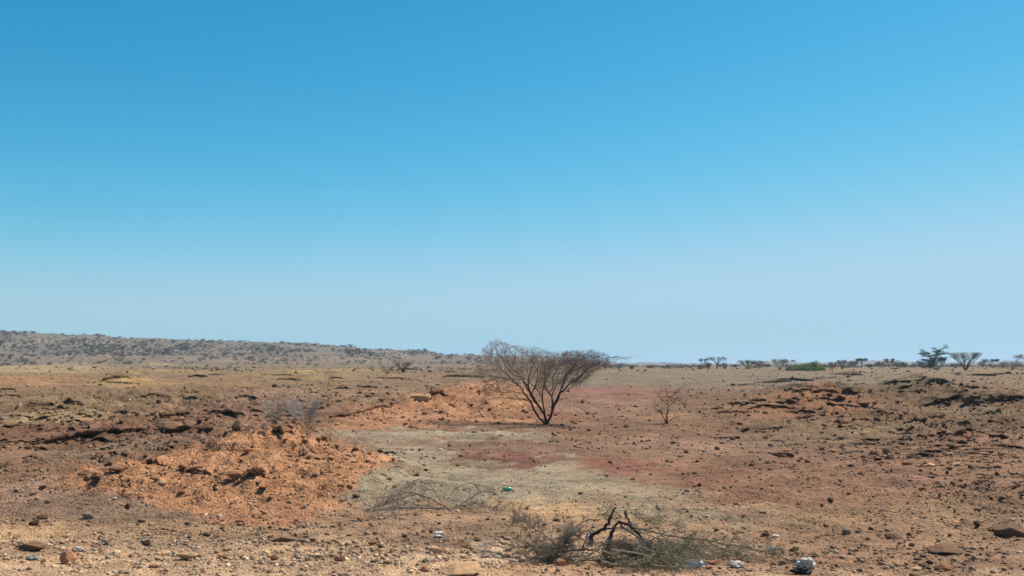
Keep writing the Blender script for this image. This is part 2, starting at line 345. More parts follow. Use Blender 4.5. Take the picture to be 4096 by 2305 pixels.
def ground_col(x, y, z):
    yy = np.maximum(y, 7.0)
    px = 2048 + FPX * x / yy
    py = HOR + FPX * (CAMZ - z) / yy
    lx, ly = x / yy * 12, np.log(yy) * 9
    wx = px + 50 * fbm(lx * 1.6, ly * 1.6, 81, 4)
    wy = py + np.clip((py - HOR), 4, 300) * .11 * fbm(lx * 1.6, ly * 1.6, 87, 4)
    r, c = zip(*ROWS)
    c = np.array([alb(k) for k in c])
    out = np.stack([np.interp(wy, r, c[:, k]) for k in range(3)], -1)
    for (zx, zy, rx, ry, a, cc, st, so) in ZONES:
        dx, dy = wx - zx, wy - zy
        dy = dy - dx * math.tan(a); q = np.sqrt((dx / rx) ** 2 + (dy / ry) ** 2)
        m = (st * (1 - sstep(1 - so, 1 + so * .7, q)))[..., None]
        out = out * (1 - m) + alb(cc) * m
    for (pts, cc, soft, st) in POLYS:
        P_ = np.array(pts, float)
        inb = (wx > P_[:, 0].min() - 60) & (wx < P_[:, 0].max() + 60) & (wy > P_[:, 1].min() - 40) & (wy < P_[:, 1].max() + 40)
        if not inb.any(): continue
        qx, qy = wx[inb], wy[inb]
        best = np.full(qx.shape, 1e9); ins = np.zeros(qx.shape, bool)
        for k in range(len(P_)):
            (ax, ay), (bx, by) = P_[k], P_[(k + 1) % len(P_)]
            t = np.clip(((qx - ax) * (bx - ax) + (qy - ay) * 4 * (by - ay)) / ((bx - ax) ** 2 + 4 * (by - ay) ** 2), 0, 1)
            best = np.minimum(best, (qx - ax - t * (bx - ax)) ** 2 + 4 * (qy - ay - t * (by - ay)) ** 2)
            cr = ((ay > qy) != (by > qy)) & (qx < (bx - ax) * (qy - ay) / (by - ay + 1e-9) + ax)
            ins ^= cr
        sd = np.where(ins, -1, 1) * np.sqrt(best)
        m = (st * (1 - sstep(-soft, soft, sd)))[..., None]
        tone = np.array(cc, float)
        out[inb] = out[inb] * (1 - m) + alb(tone) * (1 + .16 * fbm(qx / 120, qy / 60, 97, 3))[..., None] * m
    v = 1 + .14 * fbm(x * .35, y * .22, 91, 3)
    return np.clip(out * v[..., None], .01, .9)

C = np.empty((NR, NC, 3))
for a in range(0, NR, 200):
    C[a:a + 200] = ground_col(GX[a:a + 200], GY[a:a + 200], GZ[a:a + 200])

# ------------------------------------------------------------------ materials
def new_mat(name):
    m = bpy.data.materials.new(name); m.use_nodes = True
    t = m.node_tree; b = t.nodes['Principled BSDF']
    b.inputs['Roughness'].default_value = .95
    b.inputs['Specular IOR Level'].default_value = .15
    return m, t, b

def node(t, k, **kw):
    n = t.nodes.new(k)
    for a, v in kw.items():
        if a in n.inputs: n.inputs[a].default_value = v
        else: setattr(n, a, v)
    return n

def mathn(t, op, a, b=None):
    n = t.nodes.new('ShaderNodeMath'); n.operation = op
    for i, v in enumerate((a, b)):
        if v is None: continue
        if isinstance(v, (int, float)): n.inputs[i].default_value = v
        else: t.links.new(v, n.inputs[i])
    return n.outputs[0]

def ground_material():
    m, t, b = new_mat('desert_soil')
    L = t.links.new
    at = node(t, 'ShaderNodeAttribute', attribute_name='Col')
    tc = node(t, 'ShaderNodeTexCoord')
    n1 = node(t, 'ShaderNodeTexNoise', Scale=3.2, Detail=9.0, Roughness=.68); L(tc.outputs['Object'], n1.inputs['Vector'])
    n2 = node(t, 'ShaderNodeTexNoise', Scale=.55, Detail=7.0, Roughness=.65); L(tc.outputs['Object'], n2.inputs['Vector'])
    v1 = node(t, 'ShaderNodeTexVoronoi', Scale=22.0); L(tc.outputs['Object'], v1.inputs['Vector'])
    v2 = node(t, 'ShaderNodeTexVoronoi', Scale=6.5); L(tc.outputs['Object'], v2.inputs['Vector'])
    s1 = node(t, 'ShaderNodeSeparateColor'); L(v1.outputs['Color'], s1.inputs[0])
    s2 = node(t, 'ShaderNodeSeparateColor'); L(v2.outputs['Color'], s2.inputs[0])
    # stones: some cells read darker or paler than the soil between them
    peb = mathn(t, 'MULTIPLY', mathn(t, 'LESS_THAN', v1.outputs['Distance'], .42), mathn(t, 'SUBTRACT', s1.outputs[0], .55))
    peb2 = mathn(t, 'MULTIPLY', mathn(t, 'LESS_THAN', v2.outputs['Distance'], .30), mathn(t, 'SUBTRACT', s2.outputs[0], .68))
    f = mathn(t, 'ADD', mathn(t, 'MULTIPLY', peb, .75), mathn(t, 'MULTIPLY', peb2, .6))
    nn = mathn(t, 'ADD', mathn(t, 'MULTIPLY', mathn(t, 'SUBTRACT', n1.outputs['Fac'], .5), 1.55), mathn(t, 'MULTIPLY', mathn(t, 'SUBTRACT', n2.outputs['Fac'], .5), 1.7))
    n3 = node(t, 'ShaderNodeTexNoise', Scale=.09, Detail=8.0, Roughness=.7); L(tc.outputs['Object'], n3.inputs['Vector'])
    nn = mathn(t, 'ADD', nn, mathn(t, 'MULTIPLY', mathn(t, 'SUBTRACT', n3.outputs['Fac'], .5), .9))
    f = mathn(t, 'ADD', mathn(t, 'ADD', f, nn), 1.0)
    f = mathn(t, 'MAXIMUM', f, .35)
    mx = node(t, 'ShaderNodeVectorMath', operation='SCALE'); L(at.outputs['Color'], mx.inputs[0]); L(f, mx.inputs['Scale'])
    L(mx.outputs[0], b.inputs['Base Color'])
    hgt = mathn(t, 'ADD', mathn(t, 'MULTIPLY', n1.outputs['Fac'], 1.2), mathn(t, 'MULTIPLY', mathn(t, 'SUBTRACT', 0.5, v1.outputs['Distance']), .35))
    hgt = mathn(t, 'ADD', hgt, mathn(t, 'MULTIPLY', n2.outputs['Fac'], 2.0))
    bp = node(t, 'ShaderNodeBump', Strength=1.0, Distance=.11); L(hgt, bp.inputs['Height'])
    L(bp.outputs[0], b.inputs['Normal'])
    return m
M_GROUND = ground_material()

def stone_material(name, attr=False, col=(150, 120, 95)):
    m, t, b = new_mat(name)
    L = t.links.new
    tc = node(t, 'ShaderNodeTexCoord')
    n1 = node(t, 'ShaderNodeTexNoise', Scale=(9.0 if attr else 2.2), Detail=6.0, Roughness=.65); L(tc.outputs['Object'], n1.inputs['Vector'])
    f = mathn(t, 'ADD', mathn(t, 'MULTIPLY', mathn(t, 'SUBTRACT', n1.outputs['Fac'], .5), 1.1), 1.0)
    mx = node(t, 'ShaderNodeVectorMath', operation='SCALE')
    if attr:
        at = node(t, 'ShaderNodeAttribute', attribute_name='Col'); L(at.outputs['Color'], mx.inputs[0])
    else:
        mx.inputs[0].default_value = tuple(alb(col))
        oi = node(t, 'ShaderNodeObjectInfo')
        f = mathn(t, 'MULTIPLY', f, mathn(t, 'ADD', mathn(t, 'MULTIPLY', oi.outputs['Random'], .5), .75))
        bp = node(t, 'ShaderNodeBump', Strength=.7, Distance=.05); L(n1.outputs['Fac'], bp.inputs['Height']); L(bp.outputs[0], b.inputs['Normal'])
    L(f, mx.inputs['Scale']); L(mx.outputs[0], b.inputs['Base Color'])
    return m
M_GRAVEL = stone_material('loose_stone', True)
M_ROCK = {'brown': stone_material('brown_rock', False, (138, 108, 86)), 'dark brown': stone_material('dark_rock', False, (98, 80, 64)),
          'orange': stone_material('orange_rock', False, (172, 122, 90)), 'pale tan': stone_material('pale_rock', False, (206, 168, 130)),
          'grey': stone_material('grey_rock', False, (152, 138, 118))}

def plain_mat(name, col, rough=.9, var=.35, scale=6, coat=None):
    m, t, b = new_mat(name)
    L = t.links.new
    tc = node(t, 'ShaderNodeTexCoord')
    n1 = node(t, 'ShaderNodeTexNoise', Scale=scale, Detail=4.0); L(tc.outputs['Object'], n1.inputs['Vector'])
    f = mathn(t, 'ADD', mathn(t, 'MULTIPLY', mathn(t, 'SUBTRACT', n1.outputs['Fac'], .5), 2 * var), 1.0)
    mx = node(t, 'ShaderNodeVectorMath', operation='SCALE'); mx.inputs[0].default_value = tuple(col)
    L(f, mx.inputs['Scale']); L(mx.outputs[0], b.inputs['Base Color'])
    b.inputs['Roughness'].default_value = rough
    return m
def leafy(name, c1, c2, scale=3.0):
    m, t, b = new_mat(name)
    L = t.links.new
    g = node(t, 'ShaderNodeNewGeometry')
    tc = node(t, 'ShaderNodeTexCoord')
    n1 = node(t, 'ShaderNodeTexNoise', Scale=scale, Detail=3.0); L(tc.outputs['Object'], n1.inputs['Vector'])
    f = mathn(t, 'ADD', mathn(t, 'MULTIPLY', g.outputs['Random Per Island'], .6), mathn(t, 'MULTIPLY', n1.outputs['Fac'], .5))
    mx = node(t, 'ShaderNodeMix', data_type='RGBA'); L(f, mx.inputs['Factor'])
    mx.inputs['A'].default_value = (*c1, 1); mx.inputs['B'].default_value = (*c2, 1)
    L(mx.outputs['Result'], b.inputs['Base Color'])
    return m
M_BARK = plain_mat('dark_bark', (.050, .034, .026), var=.4)
M_TWIG = leafy('brown_twigs', (.15, .11, .085), (.29, .22, .175))
M_BARKG = plain_mat('grey_bark', (.19, .165, .145), var=.4)
M_TWIGG = leafy('grey_twigs', (.24, .21, .185), (.44, .40, .36))
M_TWIGH = leafy('hill_twigs', (.13, .115, .10), (.25, .225, .195), .2)
M_TWIGP = leafy('purple_brown_twigs', (.15, .11, .095), (.27, .21, .18), .8)
M_OLIVE = leafy('olive_leaves', (.10, .10, .055), (.22, .21, .13), .8)
M_GREEN = leafy('green_leaves', (.13, .17, .06), (.36, .42, .17), .5)
M_DGREEN = leafy('dark_green_leaves', (.04, .06, .028), (.12, .145, .07), .5)
M_TREE = leafy('tree_leaves', (.028, .036, .018), (.085, .10, .05), .5)
M_VGREEN = leafy('vivid_leaves', (.03, .09, .02), (.06, .16, .035), .5)
M_SAGE = leafy('sage_twigs', (.19, .175, .11), (.40, .365, .25), 3)

# ------------------------------------------------------------------ ground mesh
idx = np.arange(NR * NC).reshape(NR, NC)
F = np.stack([idx[:-1, :-1], idx[:-1, 1:], idx[1:, 1:], idx[1:, :-1]], -1).reshape(-1, 4)
V = np.stack([GX, GY, GZ], -1).reshape(-1, 3)
ground = link('ground', mesh_np('ground', V, F, 4, True, [M_GROUND], C.reshape(-1, 3)))
tag(ground, kind='structure')
del V, F

# ------------------------------------------------------------------ rock ledges with dark hollows under the lip
LW = []
def ledge(W, h, oh, label, k, group=None):
    xs = np.array([p.x for p in W]); ys = np.array([p.y for p in W])
    D = ys.mean(); sc = D / 40.0
    n = max(24, int((xs[-1] - xs[0]) / (.045 * sc)))
    t = np.linspace(0, 1, n); X = xs[0] - .15 * sc + (xs[-1] - xs[0] + .3 * sc) * t
    Y = np.interp(X, xs, ys) + .22 * sc * fbm(X / (1.1 * sc), 0 * X + D, 71, 3)
    tap = np.sin(PI * np.clip(t, 0, 1)) ** .45
    cell = _h(np.floor(X / (.55 * sc) + .5 * pn(X / (.3 * sc), 0 * X, k)), np.zeros(n), k) / 65536.0
    a = tap * np.clip(.35 + .75 * cell + .55 * fbm(X / (.5 * sc), 0 * X + 5, 73 + k, 3), .06, 1.4)
    zt = gz(X, Y + .7 * sc); zf = gz(X, Y - oh * 1.6)
    hh = np.maximum(zt - zf, h * .6) * .9 + h * .35
    prof_ = [(1.5 * sc, None, -.06), (.9 * sc, None, .01), (.4 * sc, 0, .02), (.1 * sc, 0, .03), (-.5, 0, .0), (-.85, -.05, 0), (-1.0, -.18, 0), (-1.02, -.30, 0), (-.8, -.42, 0), (-.45, -.46, 0), (-.05, -.52, 0), (.25, -1.0, -.05), (.3, -1.5, -.1)]
    rows = []
    for q, (s_, zz, ad) in enumerate(prof_):
        off = s_ if (q < 4) else s_ * oh * a
        off = off + (0 if q < 2 else .10 * oh * pn(X / (.16 * sc), 0 * X + q * .7, 91 + k))
        yy = Y + off
        if zz is None: z_ = gz(X, yy) + ad
        else: z_ = zf + hh * (tap ** .5) * (1 + zz) * (.75 + .25 * np.minimum(a, 1)) + ad * 1.0 + .06 * h * pn(X / (.2 * sc), 0 * X + q, 95 + k)
        if q in (2, 3): z_ = np.maximum(z_ - .1 * h, gz(X, yy) + .012)
        rows.append(np.stack([X, yy, z_], -1))
    V_ = np.stack(rows, 1)
    m_ = len(prof_)
    col = ground_col(V_[..., 0].ravel(), V_[..., 1].ravel(), V_[..., 2].ravel())
    col *= (.62 + .45 * np.repeat(cell, m_))[:, None]
    id_ = np.arange(n * m_).reshape(n, m_)
    F_ = np.stack([id_[:-1, :-1], id_[:-1, 1:], id_[1:, 1:], id_[1:, :-1]], -1).reshape(-1, 4)
    nk = int(14 * (xs[-1] - xs[0]) / sc) + 6; rg = np.random.default_rng(k); ti = rg.integers(0, n, nk)
    LW.append(np.stack([X[ti] + rg.normal(0, .1 * sc, nk), Y[ti] - oh * a[ti] - np.abs(rg.normal(0, .35 * sc, nk)), rg.uniform(1.2, 2.6, nk)], -1))
    o = link('rock_ledge', mesh_np('rock_ledge', V_.reshape(-1, 3), F_, 4, False, [M_GROUND], col))
    tag(o, label, 'rock', group)
for k, (W, h, oh) in enumerate(LEDGE_W):
    mx_ = (LEDGES[k][0][0][0] + LEDGES[k][0][-1][0]) / 2
    ledge(W, h, oh, LEDGES[k][3], k)

# ------------------------------------------------------------------ stones
def ico(sub):
    p = (1 + 5 ** .5) / 2
    v = [(-1, p, 0), (1, p, 0), (-1, -p, 0), (1, -p, 0), (0, -1, p), (0, 1, p), (0, -1, -p), (0, 1, -p), (p, 0, -1), (p, 0, 1), (-p, 0, -1), (-p, 0, 1)]
    f = [(0, 11, 5), (0, 5, 1), (0, 1, 7), (0, 7, 10), (0, 10, 11), (1, 5, 9), (5, 11, 4), (11, 10, 2), (10, 7, 6), (7, 1, 8), (3, 9, 4), (3, 4, 2), (3, 2, 6), (3, 6, 8), (3, 8, 9), (4, 9, 5), (2, 4, 11), (6, 2, 10), (8, 6, 7), (9, 8, 1)]
    v = [Vector(a).normalized() for a in v]
    for _ in range(sub):
        mid = {}; nf = []
        def md(a, b):
            k = (min(a, b), max(a, b))
            if k not in mid: v.append(((v[a] + v[b]) / 2).normalized()); mid[k] = len(v) - 1
            return mid[k]
        for a, b, c in f:
            x, y, z = md(a, b), md(b, c), md(c, a)
            nf += [(a, x, z), (b, y, x), (c, z, y), (x, y, z)]
        f = nf
    return np.array([list(a) for a in v]), np.array(f)

def rock_shape(sub, seed, cuts=11, noise=.06):
    r = np.random.default_rng(seed)
    V, F = ico(sub)
    n = r.normal(size=(cuts, 3)); n /= np.linalg.norm(n, axis=1)[:, None]
    d = r.uniform(.5, .92, cuts)
    k = V @ n.T
    rad = np.min(np.where(k > .05, d / np.maximum(k, .05), 9), axis=1)
    rad = np.minimum(rad, 1.15) * (1 + noise * r.normal(size=len(V)))
    return V * rad[:, None], F

ROCKS = {}
for cn, m in M_ROCK.items():
    for k in range(6):
        V_, F_ = rock_shape(3, 100 + k, 8 + k // 2, .02)
        ROCKS[cn, k] = mesh_np('rock_' + cn.replace(' ', '_'), V_, F_, 3, False, [m])

def place_rock(p, w_, h_, col, label, group=None, k=None, rz=None, dp=None, name='rock', sink=.25, tilt=.15):
    me = ROCKS[col, random.randrange(6) if k is None else k]
    o = link(name, me)
    dp = w_ * random.uniform(.6, .9) if dp is None else dp
    o.scale = (w_ / 2 * 1.15, dp / 2 * 1.15, h_ / 2 * 1.25)
    o.rotation_euler = (random.uniform(-tilt, tilt), random.uniform(-tilt, tilt), random.uniform(-.5, .5) if rz is None else rz)
    o.location = (p.x, p.y, p.z + h_ / 2 * (1 - sink))
    tag(o, label, 'rock', group)
    return o

HERO = [  # photo column, row of the foot, width px, height px, colour, label
    (1850, 2292, 150, 42, 'pale tan', 'large flat pale tan rock at the bottom edge of the roadside'),
    (1740, 2214, 60, 26, 'pale tan', 'pointed pale tan rock above the large flat rock by the roadside'),
    (1360, 2246, 38, 26, 'orange', 'small rounded orange rock at the left end of the pale rubble strip'),
    (1105, 2240, 36, 22, 'orange', 'orange brown stone low in the left half beside the shoulder'),
    (1705, 2288, 36, 22, 'orange', 'reddish block right of the large flat pale rock'),
    (130, 2196, 110, 26, 'brown', 'long flat brown rock in the lower left corner with a pale top'),
    (745, 2238, 70, 30, 'pale tan', 'pale lumpy rock in the lower left among gravel'),
    (660, 2215, 46, 14, 'pale tan', 'flat pale yellowish stone left of the lumpy pale rock'),
    (280, 2250, 60, 50, 'orange', 'broad faded orange stone half buried in the roadside grit'),
    (590, 2180, 36, 20, 'dark brown', 'dark reddish stone beside bluish pebbles in the lower left'),
    (510, 2040, 24, 22, 'dark brown', 'small dark upright stone below the orange mound'),
    (350, 2074, 44, 22, 'grey', 'olive grey rounded stone on the grey ground left of the orange mound'),
    (140, 2100, 34, 24, 'dark brown', 'dark stone at the edge of the pale shoulder on the left'),
    (172, 2074, 44, 16, 'dark brown', 'dark flat stone pair at far left above the pale shoulder'),
    (935, 1922, 50, 30, 'orange', 'reddish block on the face of the orange mound left of its lower hollow'),
    (800, 1880, 40, 17, 'orange', 'rust brown rock on the near shoulder of the orange mound'),
    (1022, 1898, 62, 22, 'orange', 'rust red overhanging rock in the middle of the orange mound'),
    (620, 1920, 34, 18, 'pale tan', 'yellowish block in the left part of the orange mound'),
    (650, 1945, 30, 18, 'pale tan', 'second yellowish block just below the first on the orange mound'),
    (380, 1942, 40, 20, 'dark brown', 'dark rock on the left flank of the orange mound'),
    (352, 1906, 60, 16, 'brown', 'brown slab at the left crest of the orange mound'),
    (475, 1886, 60, 22, 'brown', 'olive brown rock cluster on the left crest of the orange mound'),
    (1120, 1722, 56, 18, 'orange', 'rust coloured cap rock on top of the orange mound'),
    (1160, 1716, 30, 15, 'orange', 'orange cap rock at the right end of the orange mound summit'),
    (1212, 1752, 20, 16, 'pale tan', 'pale yellow stone below the grey bushes on the orange mound'),
    (1300, 1772, 26, 14, 'orange', 'orange boulder on the upper right edge of the orange mound'),
    (1368, 1950, 28, 14, 'orange', 'orange stone at the right toe of the orange mound'),
    (1400, 1956, 24, 12, 'orange', 'outermost orange stone at the right toe of the orange mound'),
    (1420, 1806, 22, 12, 'dark brown', 'dark stone on the pinkish flat right of the orange mound'),
    (1480, 1820, 18, 12, 'orange', 'rust stone next to the dark one on the pinkish flat'),
    (950, 1722, 44, 34, 'brown', 'isolated brown boulder on the maroon slope behind the orange mound'),
    (805, 1728, 28, 18, 'dark brown', 'dark brown boulder left of the isolated boulder on the slope'),
    (838, 1726, 26, 14, 'brown', 'small brown boulder between the two on the slope'),
    (690, 1716, 110, 26, 'brown', 'long rounded slab below the black hollow on the left slope'),
    (755, 1708, 70, 28, 'brown', 'rounded slab at the right end of the left slope ledge'),
    (1680, 1608, 60, 26, 'pale tan', 'large pale block under the ledge of the middle orange bank'),
    (1710, 1600, 34, 16, 'pale tan', 'pale block touching the ledge of the middle orange bank'),
    (1750, 1568, 60, 14, 'brown', 'grey brown cap slab over the hollow of the middle orange bank'),
    (3405, 1576, 30, 18, 'dark brown', 'round dark boulder on the right shoulder of the right orange mound'),
    (3500, 1620, 20, 12, 'dark brown', 'dark boulder at the right foot of the right orange mound'),
    (3460, 1630, 34, 16, 'brown', 'brown block below the dark boulders of the right orange mound'),
    (3885, 1618, 60, 36, 'brown', 'big dark leaning boulder at the end of the right hand ledge'),
    (3860, 1592, 50, 22, 'dark brown', 'black topped boulder above the leaning boulder on the right'),
    (3745, 1668, 60, 18, 'dark brown', 'dark block at the right end of the low black ledge on the right'),
    (3355, 1700, 30, 22, 'dark brown', 'dark upright stone in the rubble patch right of the small tree'),
    (3605, 1780, 24, 14, 'dark brown', 'black stone alone on the brown flat at right'),
    (3850, 1776, 34, 16, 'dark brown', 'black flat stone below the right hand rubble bank'),
    (3805, 1796, 50, 18, 'dark brown', 'dark hooked rock below the right hand rubble bank'),
    (3560, 1838, 34, 18, 'dark brown', 'dark rock in the centre right among scattered stones'),
    (3510, 1842, 30, 12, 'dark brown', 'dark low rock left of its taller dark neighbour'),
    (3720, 1868, 36, 12, 'pale tan', 'flat pale tan stone on the brown flat at right'),
    (3830, 1866, 34, 14, 'pale tan', 'larger pale tan stone right of the flat one'),
    (3384, 2140, 30, 24, 'grey', 'round pale grey stone right of the cut branches'),
    (3580, 2150, 66, 20, 'brown', 'brown flat topped rock in the lower right'),
    (3641, 2144, 26, 14, 'dark brown', 'small dark stone beside the brown flat topped rock'),
    (4050, 2144, 120, 40, 'brown', 'big square brown rock at the right edge of the picture'),
    (3785, 2214, 120, 30, 'brown', 'wide crusty brown rock in the lower right'),
    (3785, 2280, 70, 26, 'orange', 'slanting pinkish tan rock near the bottom right'),
    (3670, 2284, 34, 14, 'pale tan', 'small pale stone left of the slanting pink rock'),
    (3325, 2010, 24, 12, 'dark brown', 'dark stone on the open brown flat above the pale round stone'),
    (3910, 2105, 28, 16, 'dark brown', 'dark stone above and left of the big square rock'),
    (3320, 2142, 30, 12, 'orange', 'small rust stone left of the round pale grey stone'),
    (3180, 2208, 36, 18, 'dark brown', 'dark stone at the right end of the cut branches'),
    (2240, 2264, 40, 26, 'orange', 'rust orange stone under the left side of the cut branches'),
    (2440, 2272, 26, 14, 'orange', 'tan stone below the middle of the cut branches'),
    (2860, 2262, 40, 22, 'orange', 'tan stone behind the clear blue plastic'),
    (2320, 1978, 18, 10, 'dark brown', 'dark red stone above the cut branches'),
    (2950, 2160, 30, 12, 'orange', 'pinkish stone above the cut branches on the right'),
    (1850, 2188, 80, 16, 'brown', 'brown flat rock right of the white litter'),
    (1698, 2128, 22, 12, 'orange', 'round rust stone left of the white litter'),
    (1730, 2132, 22, 12, 'brown', 'brown stone touching the white litter'),
    (1140, 2166, 80, 20, 'brown', 'large half buried brown rock left of centre near the shoulder'),
    (1210, 2202, 50, 12, 'pale tan', 'flat yellow stone near the shoulder'),
    (1580, 1952, 18, 10, 'brown', 'small brown stone on the olive gravel above the grey branches'),
    (1240, 2168, 40, 14, 'brown', 'grey brown stone at the left of the roadside strip'),
    (2360, 1724, 20, 8, 'dark brown', 'dark flat stone in front of the large thorn bush'),
    (2400, 1740, 12, 7, 'dark brown', 'tiny dark stone in front of the large thorn bush'),
    (2210, 1740, 14, 8, 'dark brown', 'tiny dark stone below the large thorn bush'),
    (2690, 1776, 22, 10, 'dark brown', 'dark stone in front of the small bare tree'),
    (2745, 1814, 20, 10, 'dark brown', 'dark stone farther in front of the small bare tree'),
    (1895, 1732, 18, 7, 'grey', 'pale pointed stone on the olive flat left of the large thorn bush'),
]
for (px, py, wp, hp, cn, lb) in HERO:
    p = pick(px, py); s = p.y / FPX
    sub = {'pale tan': 'pale tan'}.get(cn, cn)
    place_rock(p, wp * s, hp * s * 1.05, sub, lb, sink=.3)

# rubble regions: column,row,rx,ry,extra density, size factor
RUB = [(450, 1700, 520, 50, 2.2, 1.35), (3700, 1620, 420, 50, 1.6, 1.3), (1650, 1660, 350, 30, 1.5, 1.2), (3450, 1690, 200, 30, 3, 1.5), (3800, 1550, 130, 25, 3, 1.5), (3950, 1600, 160, 30, 3, 1.6), (3850, 1730, 260, 45, 3, 1.6), (3250, 1580, 180, 40, 2, 1.4),
       (3950, 1950, 260, 120, 1.5, 1.4), (3600, 1800, 400, 60, 1.5, 1.3), (300, 1660, 260, 30, 2.5, 1.3), (700, 1610, 140, 22, 3, 1.4), (1100, 1560, 250, 30, 1.5, 1.3),
       (1450, 1580, 250, 40, 1.5, 1.3), (1000, 1900, 420, 120, 1.4, 1.25), (1450, 1850, 180, 60, 2, 1.2), (1850, 1620, 260, 50, 2, 1.3), (400, 1940, 250, 40, 1.6, 1.4),
       (1300, 1790, 150, 50, 2, 1.5), (500, 1770, 350, 30, 1.5, 1.3), (2700, 1600, 200, 20, 1.2, 1), (60, 1555, 60, 12, 4, 1.5), (1000, 2180, 1400, 50, .8, 1.3), (3300, 2250, 900, 60, .6, 1.2),
       (1700, 1482, 180, 10, 3, 1.3), (700, 1478, 400, 14, 2, 1.2), (1100, 2230, 1500, 50, .8, 1.5), (1050, 2100, 400, 40, 1, 1.3)]
CALM = [(1750, 1760, 400, 40), (1900, 1930, 350, 60), (2500, 1520, 500, 35), (2450, 1580, 240, 25), (700, 1835, 200, 20), (150, 1525, 250, 25), (900, 1525, 250, 18), (2300, 1860, 160, 40), (2550, 1940, 200, 40)]
def density(px, py):
    d = np.full(px.shape, .8); s = np.ones(px.shape)
    for (a, b, rx, ry, k, f) in RUB:
        g = np.exp(-((px - a) / rx) ** 2 - ((py - b) / ry) ** 2); d = d + k * g; s = np.maximum(s, 1 + (f - 1) * g)
    for (a, b, rx, ry) in CALM:
        g = np.exp(-((px - a) / rx) ** 2 - ((py - b) / ry) ** 2); d = d * (1 - .75 * g); s = s * (1 - .3 * g)
    return d, s

# the larger loose stones, one by one
NB = 219
AREAS = [  # test on px, py -> wording
    (lambda x, y: y > 2120 and x < 2100, 'on the pale gritty roadside at the bottom left'),
    (lambda x, y: y > 2120, 'on the gritty roadside at the bottom right'),
    (lambda x, y: x < 1600 and y > 1960, 'on the grey brown ground below the orange mound'),
    (lambda x, y: x < 1600 and y > 1770, 'on the near orange mound'),
    (lambda x, y: x < 1300 and y > 1590, 'on the maroon slope behind the orange mound'),
    (lambda x, y: x < 1300, 'on the ochre hummocks at left'),
    (lambda x, y: x < 2150 and y < 1700, 'on the orange bank left of the large thorn bush'),
    (lambda x, y: x < 2700 and y > 1950, 'on the olive gravel above the cut branches'),
    (lambda x, y: x < 2700 and y > 1700, 'on the open flat in front of the large thorn bush'),
    (lambda x, y: x < 2700, 'on the open flat behind the large thorn bush'),
    (lambda x, y: y > 1960, 'on the brown flat right of the cut branches'),
    (lambda x, y: y > 1760, 'on the brown flat at the right of the view'),
    (lambda x, y: y > 1640, 'in the rubble below the right hand mounds'),
    (lambda x, y: x < 3560, 'on the right hand orange mound'),
    (lambda x, y: True, 'on the dark rocky mound at far right')]
# many small crusts of rock breaking through the soil
cnt = 0
while cnt < 125:
    px = RNG.uniform(-60, 4150); py = RNG.uniform(1490, 1830)
    if 1900 < px < 2850 and py < 2000: continue
    if (800 < px < 1600 and py > 1680) or (1280 < px < 2200 and 1560 - (px - 1280) * .03 < py < 1720) or (2200 < px < 2900): continue
    if px > 1250 and px < 1900 and py > 1690: continue
    if px < 1500 and py > 1770 and RNG.uniform() < .5: continue
    wl = RNG.uniform(24, 130); sl = RNG.uniform(-.22, .06) if px < 2000 else RNG.uniform(-.12, .14)
    try: W = [pick(px + wl * (q / 3 - .5), py + sl * wl * (q / 3 - .5)) for q in range(4)]
    except Exception: continue
    ys_ = [p.y for p in W]
    if 2800 < px < 3750 and py > 1650 and RNG.uniform() < .8: continue
    if max(ys_) - min(ys_) > .10 * ys_[0] or ys_[0] > 190 or any(W[q + 1].x <= W[q].x for q in range(3)): continue
    D_ = ys_[0]
    ar = next(t for f, t in AREAS if f(px, py))
    ledge(W, RNG.uniform(.05, .20) * (D_ / 40) ** .7, RNG.uniform(.08, .30) * (D_ / 40) ** .8, 'small dark rock crust ' + ar, 100 + cnt, 'small rock crusts ' + ar)
    cnt += 1

nb = 0; placed = 0
while placed < NB:
    px = RNG.uniform(0, 4096); py = RNG.uniform(1500, 2300)
    d, s = density(np.array([px]), np.array([py]))
    if RNG.uniform(0, 3.2) > d[0] * (1.5 if py < 1800 else 1): continue
    p = pick(px, py)
    if p.y > 160: continue
    wp = 4 * RNG.uniform(3.2, 7.5) * s[0] ** .5 * (.55 if py < 1600 else .8 if py < 1800 else 1)
    c = ground_col(np.array([p.x]), np.array([p.y]), np.array([p.z]))[0]
    q = RNG.uniform()
    if c[0] > c[2] * 2.5: cn = 'orange' if q < .8 else 'dark brown'
    elif py > 2120: cn = 'pale tan' if q < .4 else 'grey' if q < .6 else 'brown' if q < .85 else 'dark brown'
    else: cn = 'brown' if q < .5 else 'dark brown' if q < .9 else 'grey'
    ar = next(t for f, t in AREAS if f(px, py))
    sz = 'fist sized' if wp * p.y / FPX < .16 else 'knee high' if wp * p.y / FPX > .45 else 'loose'
    place_rock(p, wp * p.y / FPX, wp * p.y / FPX * RNG.uniform(.3, .55), cn, '%s %s stone %s' % (sz, cn, ar), 'loose stones ' + ar)
    placed += 1

